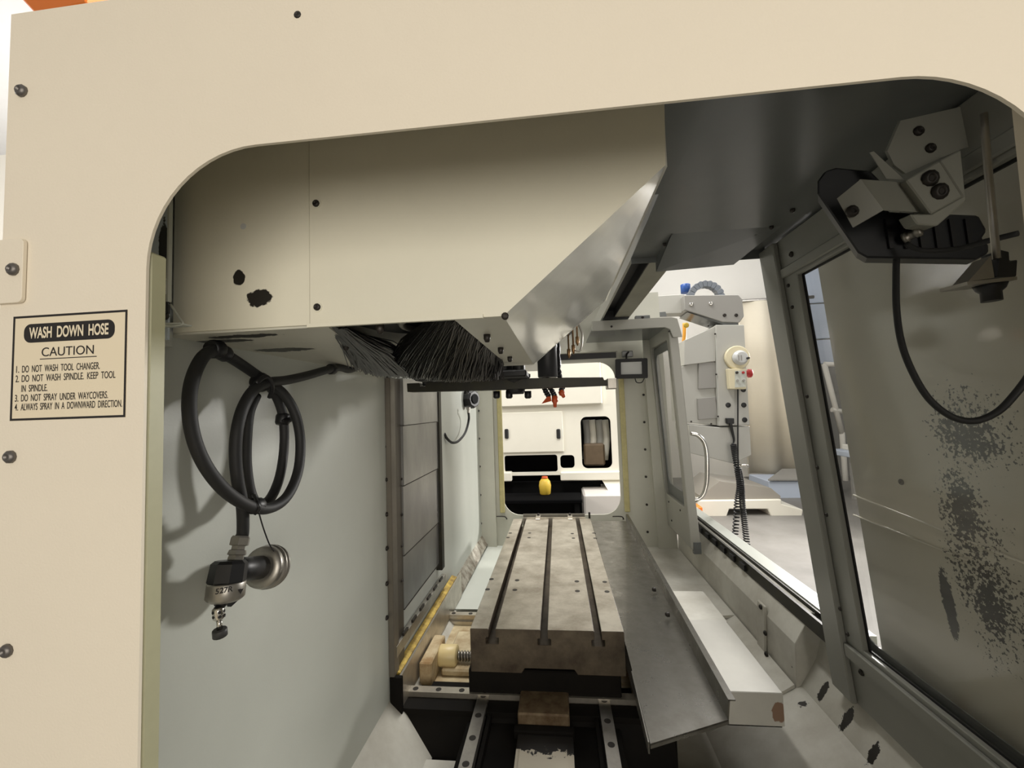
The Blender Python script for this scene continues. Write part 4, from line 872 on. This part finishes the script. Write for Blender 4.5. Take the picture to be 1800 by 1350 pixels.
# ------------------------------------------------------------------ shop background seen through the door opening
BY = 6.0
bm1 = thing('background_machine', 'low white machine base on feet standing across the shop floor', 'machine', (2.9, 6.2, 0))
MB().prism(pp([(1232,872),(1265,846),(1355,858),(1372,872),(1372,880),(1232,880)], BY), (0, .8, 0)).build('top', mat('warm_grey', (150, 145, 136), .5), bm1)
MB().prism(pp([(1225,880),(1374,878),(1374,886),(1412,896),(1410,910),(1358,912),(1350,895),(1282,895),(1276,912),(1228,912)], BY - .05), (0, .6, 0)).build('base', bg_white, bm1, bevel=.01)
for px in (1256, 1388):
    q = P(px, 918, y=BY + .1); MB().cyl((q.x, BY + .1, 0), (q.x, BY + .1, P(px, 908, y=BY + .1).z), .045, n=12).build('levelling_foot', steel, bm1)
cbx = thing('storage_cabinet', 'pale blue cabinet with grey sloping top beside the low white machine', 'cabinet', (3.2, 7.0, 0))
MB().prism(pp([(1352,846),(1440,846),(1440,905),(1352,905)], 7.0), (0, .7, 0)).build('body', bg_blue, cbx, bevel=.01)
MB().hexa(pp([(1350,845),(1442,845)], 6.95) + pp([(1450,826),(1375,826)], 7.5), [v + Vector((0,0,.02)) for v in pp([(1350,845),(1442,845)], 6.95) + pp([(1450,826),(1375,826)], 7.5)]).build('top', pendant_dark, cbx)
q = P(1228, 895, y=5.6); o = MB().box((q.x - .06, 5.6, 0), (q.x + .05, 5.8, .2)).build('orange_bin', orange_beam, None, bevel=.01); tag(o, 'small orange bin by the low white machine', 'bin')
# big sheeted enclosure / curtain wall
cw = thing('curtain', 'tall pale beige sheet curtain hanging across the shop behind the pendant', 'curtain', (3.0, 7.8, 0))
mb = MB(); x0 = P(1300, 600, y=7.8).x; x1 = P(1425, 600, y=7.8).x; N_ = 40; top = 3.25
A = [mb.bm.verts.new((x0 + (x1-x0)*i/N_, 7.8 + 0.06*math.sin(i*.35), .25)) for i in range(N_+1)]; B = [mb.bm.verts.new((x0 + (x1-x0)*i/N_, 7.8 + .04*math.sin(i*.35), top)) for i in range(N_+1)]
for i in range(N_): mb.bm.faces.new((A[i], A[i+1], B[i+1], B[i])).smooth = True
o = mb.build('sheet', shop_beige, cw); sol = o.modifiers.new('solid', 'SOLIDIFY'); sol.thickness = .01
MB().tube([(x0 - .1, 7.8, top + .02), (x1 + .1, 7.8, top + .02)], .03, 8, 1).build('curtain_rail', steel, cw)
# sectional door with white frame seen through the near door's glass
sdr = thing('sectional_door', 'pale sectional shop door of wide horizontal panels seen through the door glass', 'door', (5.0, 8.9, 0))
zz = [P(1440, py, y=8.9).z for py in (440, 534, 597, 641)]
for a_, b_ in zip(zz, zz[1:]): MB().box((4.4, 8.85, b_ + .012), (7.2, 8.9, a_ - .012)).build('panel', bg_blue, sdr, bevel=.01)
MB().box((4.4, 8.87, 0), (7.2, 8.92, zz[-1] - .02)).build('lower_panel', pendant_dark, sdr)
gt = thing('handrail_frame', 'white tubular frame leaning in front of the sectional door', 'frame', (4.8, 8.4, 0))
for a_, b_ in (((1449,640),(1480,762)), ((1480,760),(1489,885)), ((1449,640),(1475,641)), ((1462,720),(1484,724))): MB().tube([P(*a_, y=8.4), P(*b_, y=8.4)], .045, 8, 1).build('tube', shop_white, gt)
tbn = thing('work_bench', 'blue topped bench standing in front of the sectional door', 'bench', (4.6, 7.0, 0))
MB().box((4.25, 6.8, .62), (5.6, 7.3, .70)).build('top', bg_blue, tbn, bevel=.01)
for x_ in (4.3, 5.5):
    for y_ in (6.85, 7.22): MB().box((x_, y_, 0), (x_ + .05, y_ + .05, .62)).build('leg', pendant_dark, tbn)
MB().box((4.4, 6.9, .70), (5.2, 7.2, .78)).build('tray', shop_white, tbn, bevel=.01)

# ------------------------------------------------------------------ machine across the aisle seen through the far window
MY = 5.2
bm2 = thing('background_machine', 'white machine with rounded window and two black handles beyond the far window', 'machine', (0, 5.7, 0))
def w2(px, py, y=MY): q = P(px, py, y=y); return (q.x, q.z)
x_l, _z = w2(862, 700); x_r, _z = w2(1120, 700); top = w2(980, 560)[1]; zlo = w2(980, 835)[1]
big = [w2(1020,733), w2(1077,823)]
wn = rrect(big[0][0], big[1][1], big[1][0], big[0][1], .07, 6)
cav = rrect(w2(887,815)[0], w2(935,830)[1], w2(980,815)[0], w2(935,800)[1], .03, 4)
sm_ = rrect(w2(985,811)[0], w2(997,823)[1], w2(1010,811)[0], w2(997,800)[1], .04, 4)
MB().plate([(x_l - .6, zlo), (x_r + .3, zlo), (x_r + .3, top), (x_l - .6, top)], [wn, cav, sm_], (0, MY, 0), (1,0,0), (0,0,1), (0, .03, 0)).build('front_panel', bg_white, bm2)
ux0, uz0 = w2(862, 716, MY - .08); ux1, uz1 = w2(1052, 560, MY - .08)
MB().box((ux0 - .6, MY - .08, uz0), (ux1, MY, uz1)).build('upper_panel', bg_white, bm2, bevel=.01)
dz0 = w2(935, 795)[1]; dz1 = w2(935, 724)[1]
MB().box((w2(870,760)[0], MY - .03, dz0), (w2(990,760)[0], MY, dz1)).build('door', bg_white, bm2, bevel=.008)
for px in (891, 982):
    a_ = P(px, 771, y=MY - .03); b_ = P(px, 754, y=MY - .03)
    MB().box((a_.x - .024, MY - .055, a_.z), (a_.x + .024, MY - .03, b_.z)).build('handle', black, bm2, bevel=.01)
MB().box((x_l - .6, MY + .03, 0.0), (x_l - .55, MY + 1.2, top)).build('side_wall', bg_white, bm2)
MB().box((x_r + .25, MY + .03, 0.0), (x_r + .3, MY + 1.2, top)).build('side_wall', bg_white, bm2)
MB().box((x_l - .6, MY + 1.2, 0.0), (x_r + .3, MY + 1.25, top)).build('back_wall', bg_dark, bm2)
MB().box((w2(885,830)[0] - .7, MY - .06, zlo - .06), (w2(900,830)[0], MY + .05, zlo + .05)).build('lip', bg_white, bm2, bevel=.01)
MB().box((w2(985,830)[0], MY - .06, zlo - .06), (x_r + .3, MY + .05, zlo + .04)).build('lip', bg_white, bm2, bevel=.01)
q0 = w2(1057, 842); MB().hexa([(q0[0], MY, q0[1]), (x_r + .3, MY, q0[1]), (x_r + .3, MY + .3, q0[1]), (q0[0], MY + .3, q0[1])], [(q0[0] + .1, MY - .2, .45), (x_r + .3, MY - .2, .45), (x_r + .3, MY + .3, .45), (q0[0] + .1, MY + .3, .45)]).build('base_slope', bg_white, bm2)
q1 = w2(1020, 868); MB().box((q1[0] + .02, MY - .35, 0), (x_r + .3, MY + .3, .52)).build('base_block', mat('bg_base', (205, 200, 194), .5), bm2, bevel=.02)
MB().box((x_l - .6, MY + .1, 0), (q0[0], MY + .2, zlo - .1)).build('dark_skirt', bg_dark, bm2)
for k, px in enumerate((1030, 1040, 1052, 1063)):
    a_ = P(px, 738, y=MY + .3); MB().tube([(a_.x, MY + .3, a_.z), (a_.x + .01, MY + .3, a_.z - .25), (a_.x - .02, MY + .32, a_.z - .5)], .045, 8, 3).build('hanging_sheet', (pendant_dark, bg_white, pendant_grey, bg_white)[k], bm2)
MB().box((w2(1028,800)[0], MY + .15, w2(1045,822)[1]), (w2(1066,800)[0], MY + .3, w2(1045,782)[1])).build('fixture', brown, bm2, bevel=.02)
q = P(958, 855, y=4.9); mg = thing('yellow_bucket', 'small yellow container with orange lid on the black table beyond the far window', 'container', (q.x, 4.9, q.z - .12))
MB().lathe((q.x, 4.9, q.z - .09), (0,0,1), [(0, .05), (.01, .06), (.10, .07), (.15, .06), (.18, .035)], 14).build('body', yellow, mg)
MB().lathe((q.x, 4.9, q.z + .09), (0,0,1), [(0, .035), (.02, .035), (.022, .03)], 10).build('lid', orange, mg)
bt = thing('work_table', 'low black table holding the yellow container beyond the far window', 'table', (q.x, 4.85, 0))
MB().box((q.x - .6, 4.6, q.z - .13), (q.x + .40, 5.0, q.z - .09)).build('top', mat('black_top', (9, 9, 10), .9, spec=.05), bt, bevel=.008)
for sx in (-.55, .32):
    for sy in (4.63, 4.93): MB().box((q.x + sx, sy, 0), (q.x + sx + .05, sy + .05, q.z - .13)).build('leg', bg_dark, bt)
MB().box((q.x - .6, 4.99, 0), (q.x + .40, 5.03, q.z - .13)).build('back_board', bg_dark, bt)

# orange overhead beam behind the machine's upper left corner
o1 = P(40, 0, y=1.6); o2 = P(150, 0, y=1.6)
ob = thing('overhead_beam', 'orange painted overhead beam above the upper left corner of the side panel', 'beam', (o1.x + .2, 1.6, 2.9))
MB().prism([P(px, py, y=1.6) for px, py in ((62,24),(150,4),(160,-60),(5,-60),(35,-5))], (0, .25, 0)).build('beam', orange_beam, ob, bevel=.006)
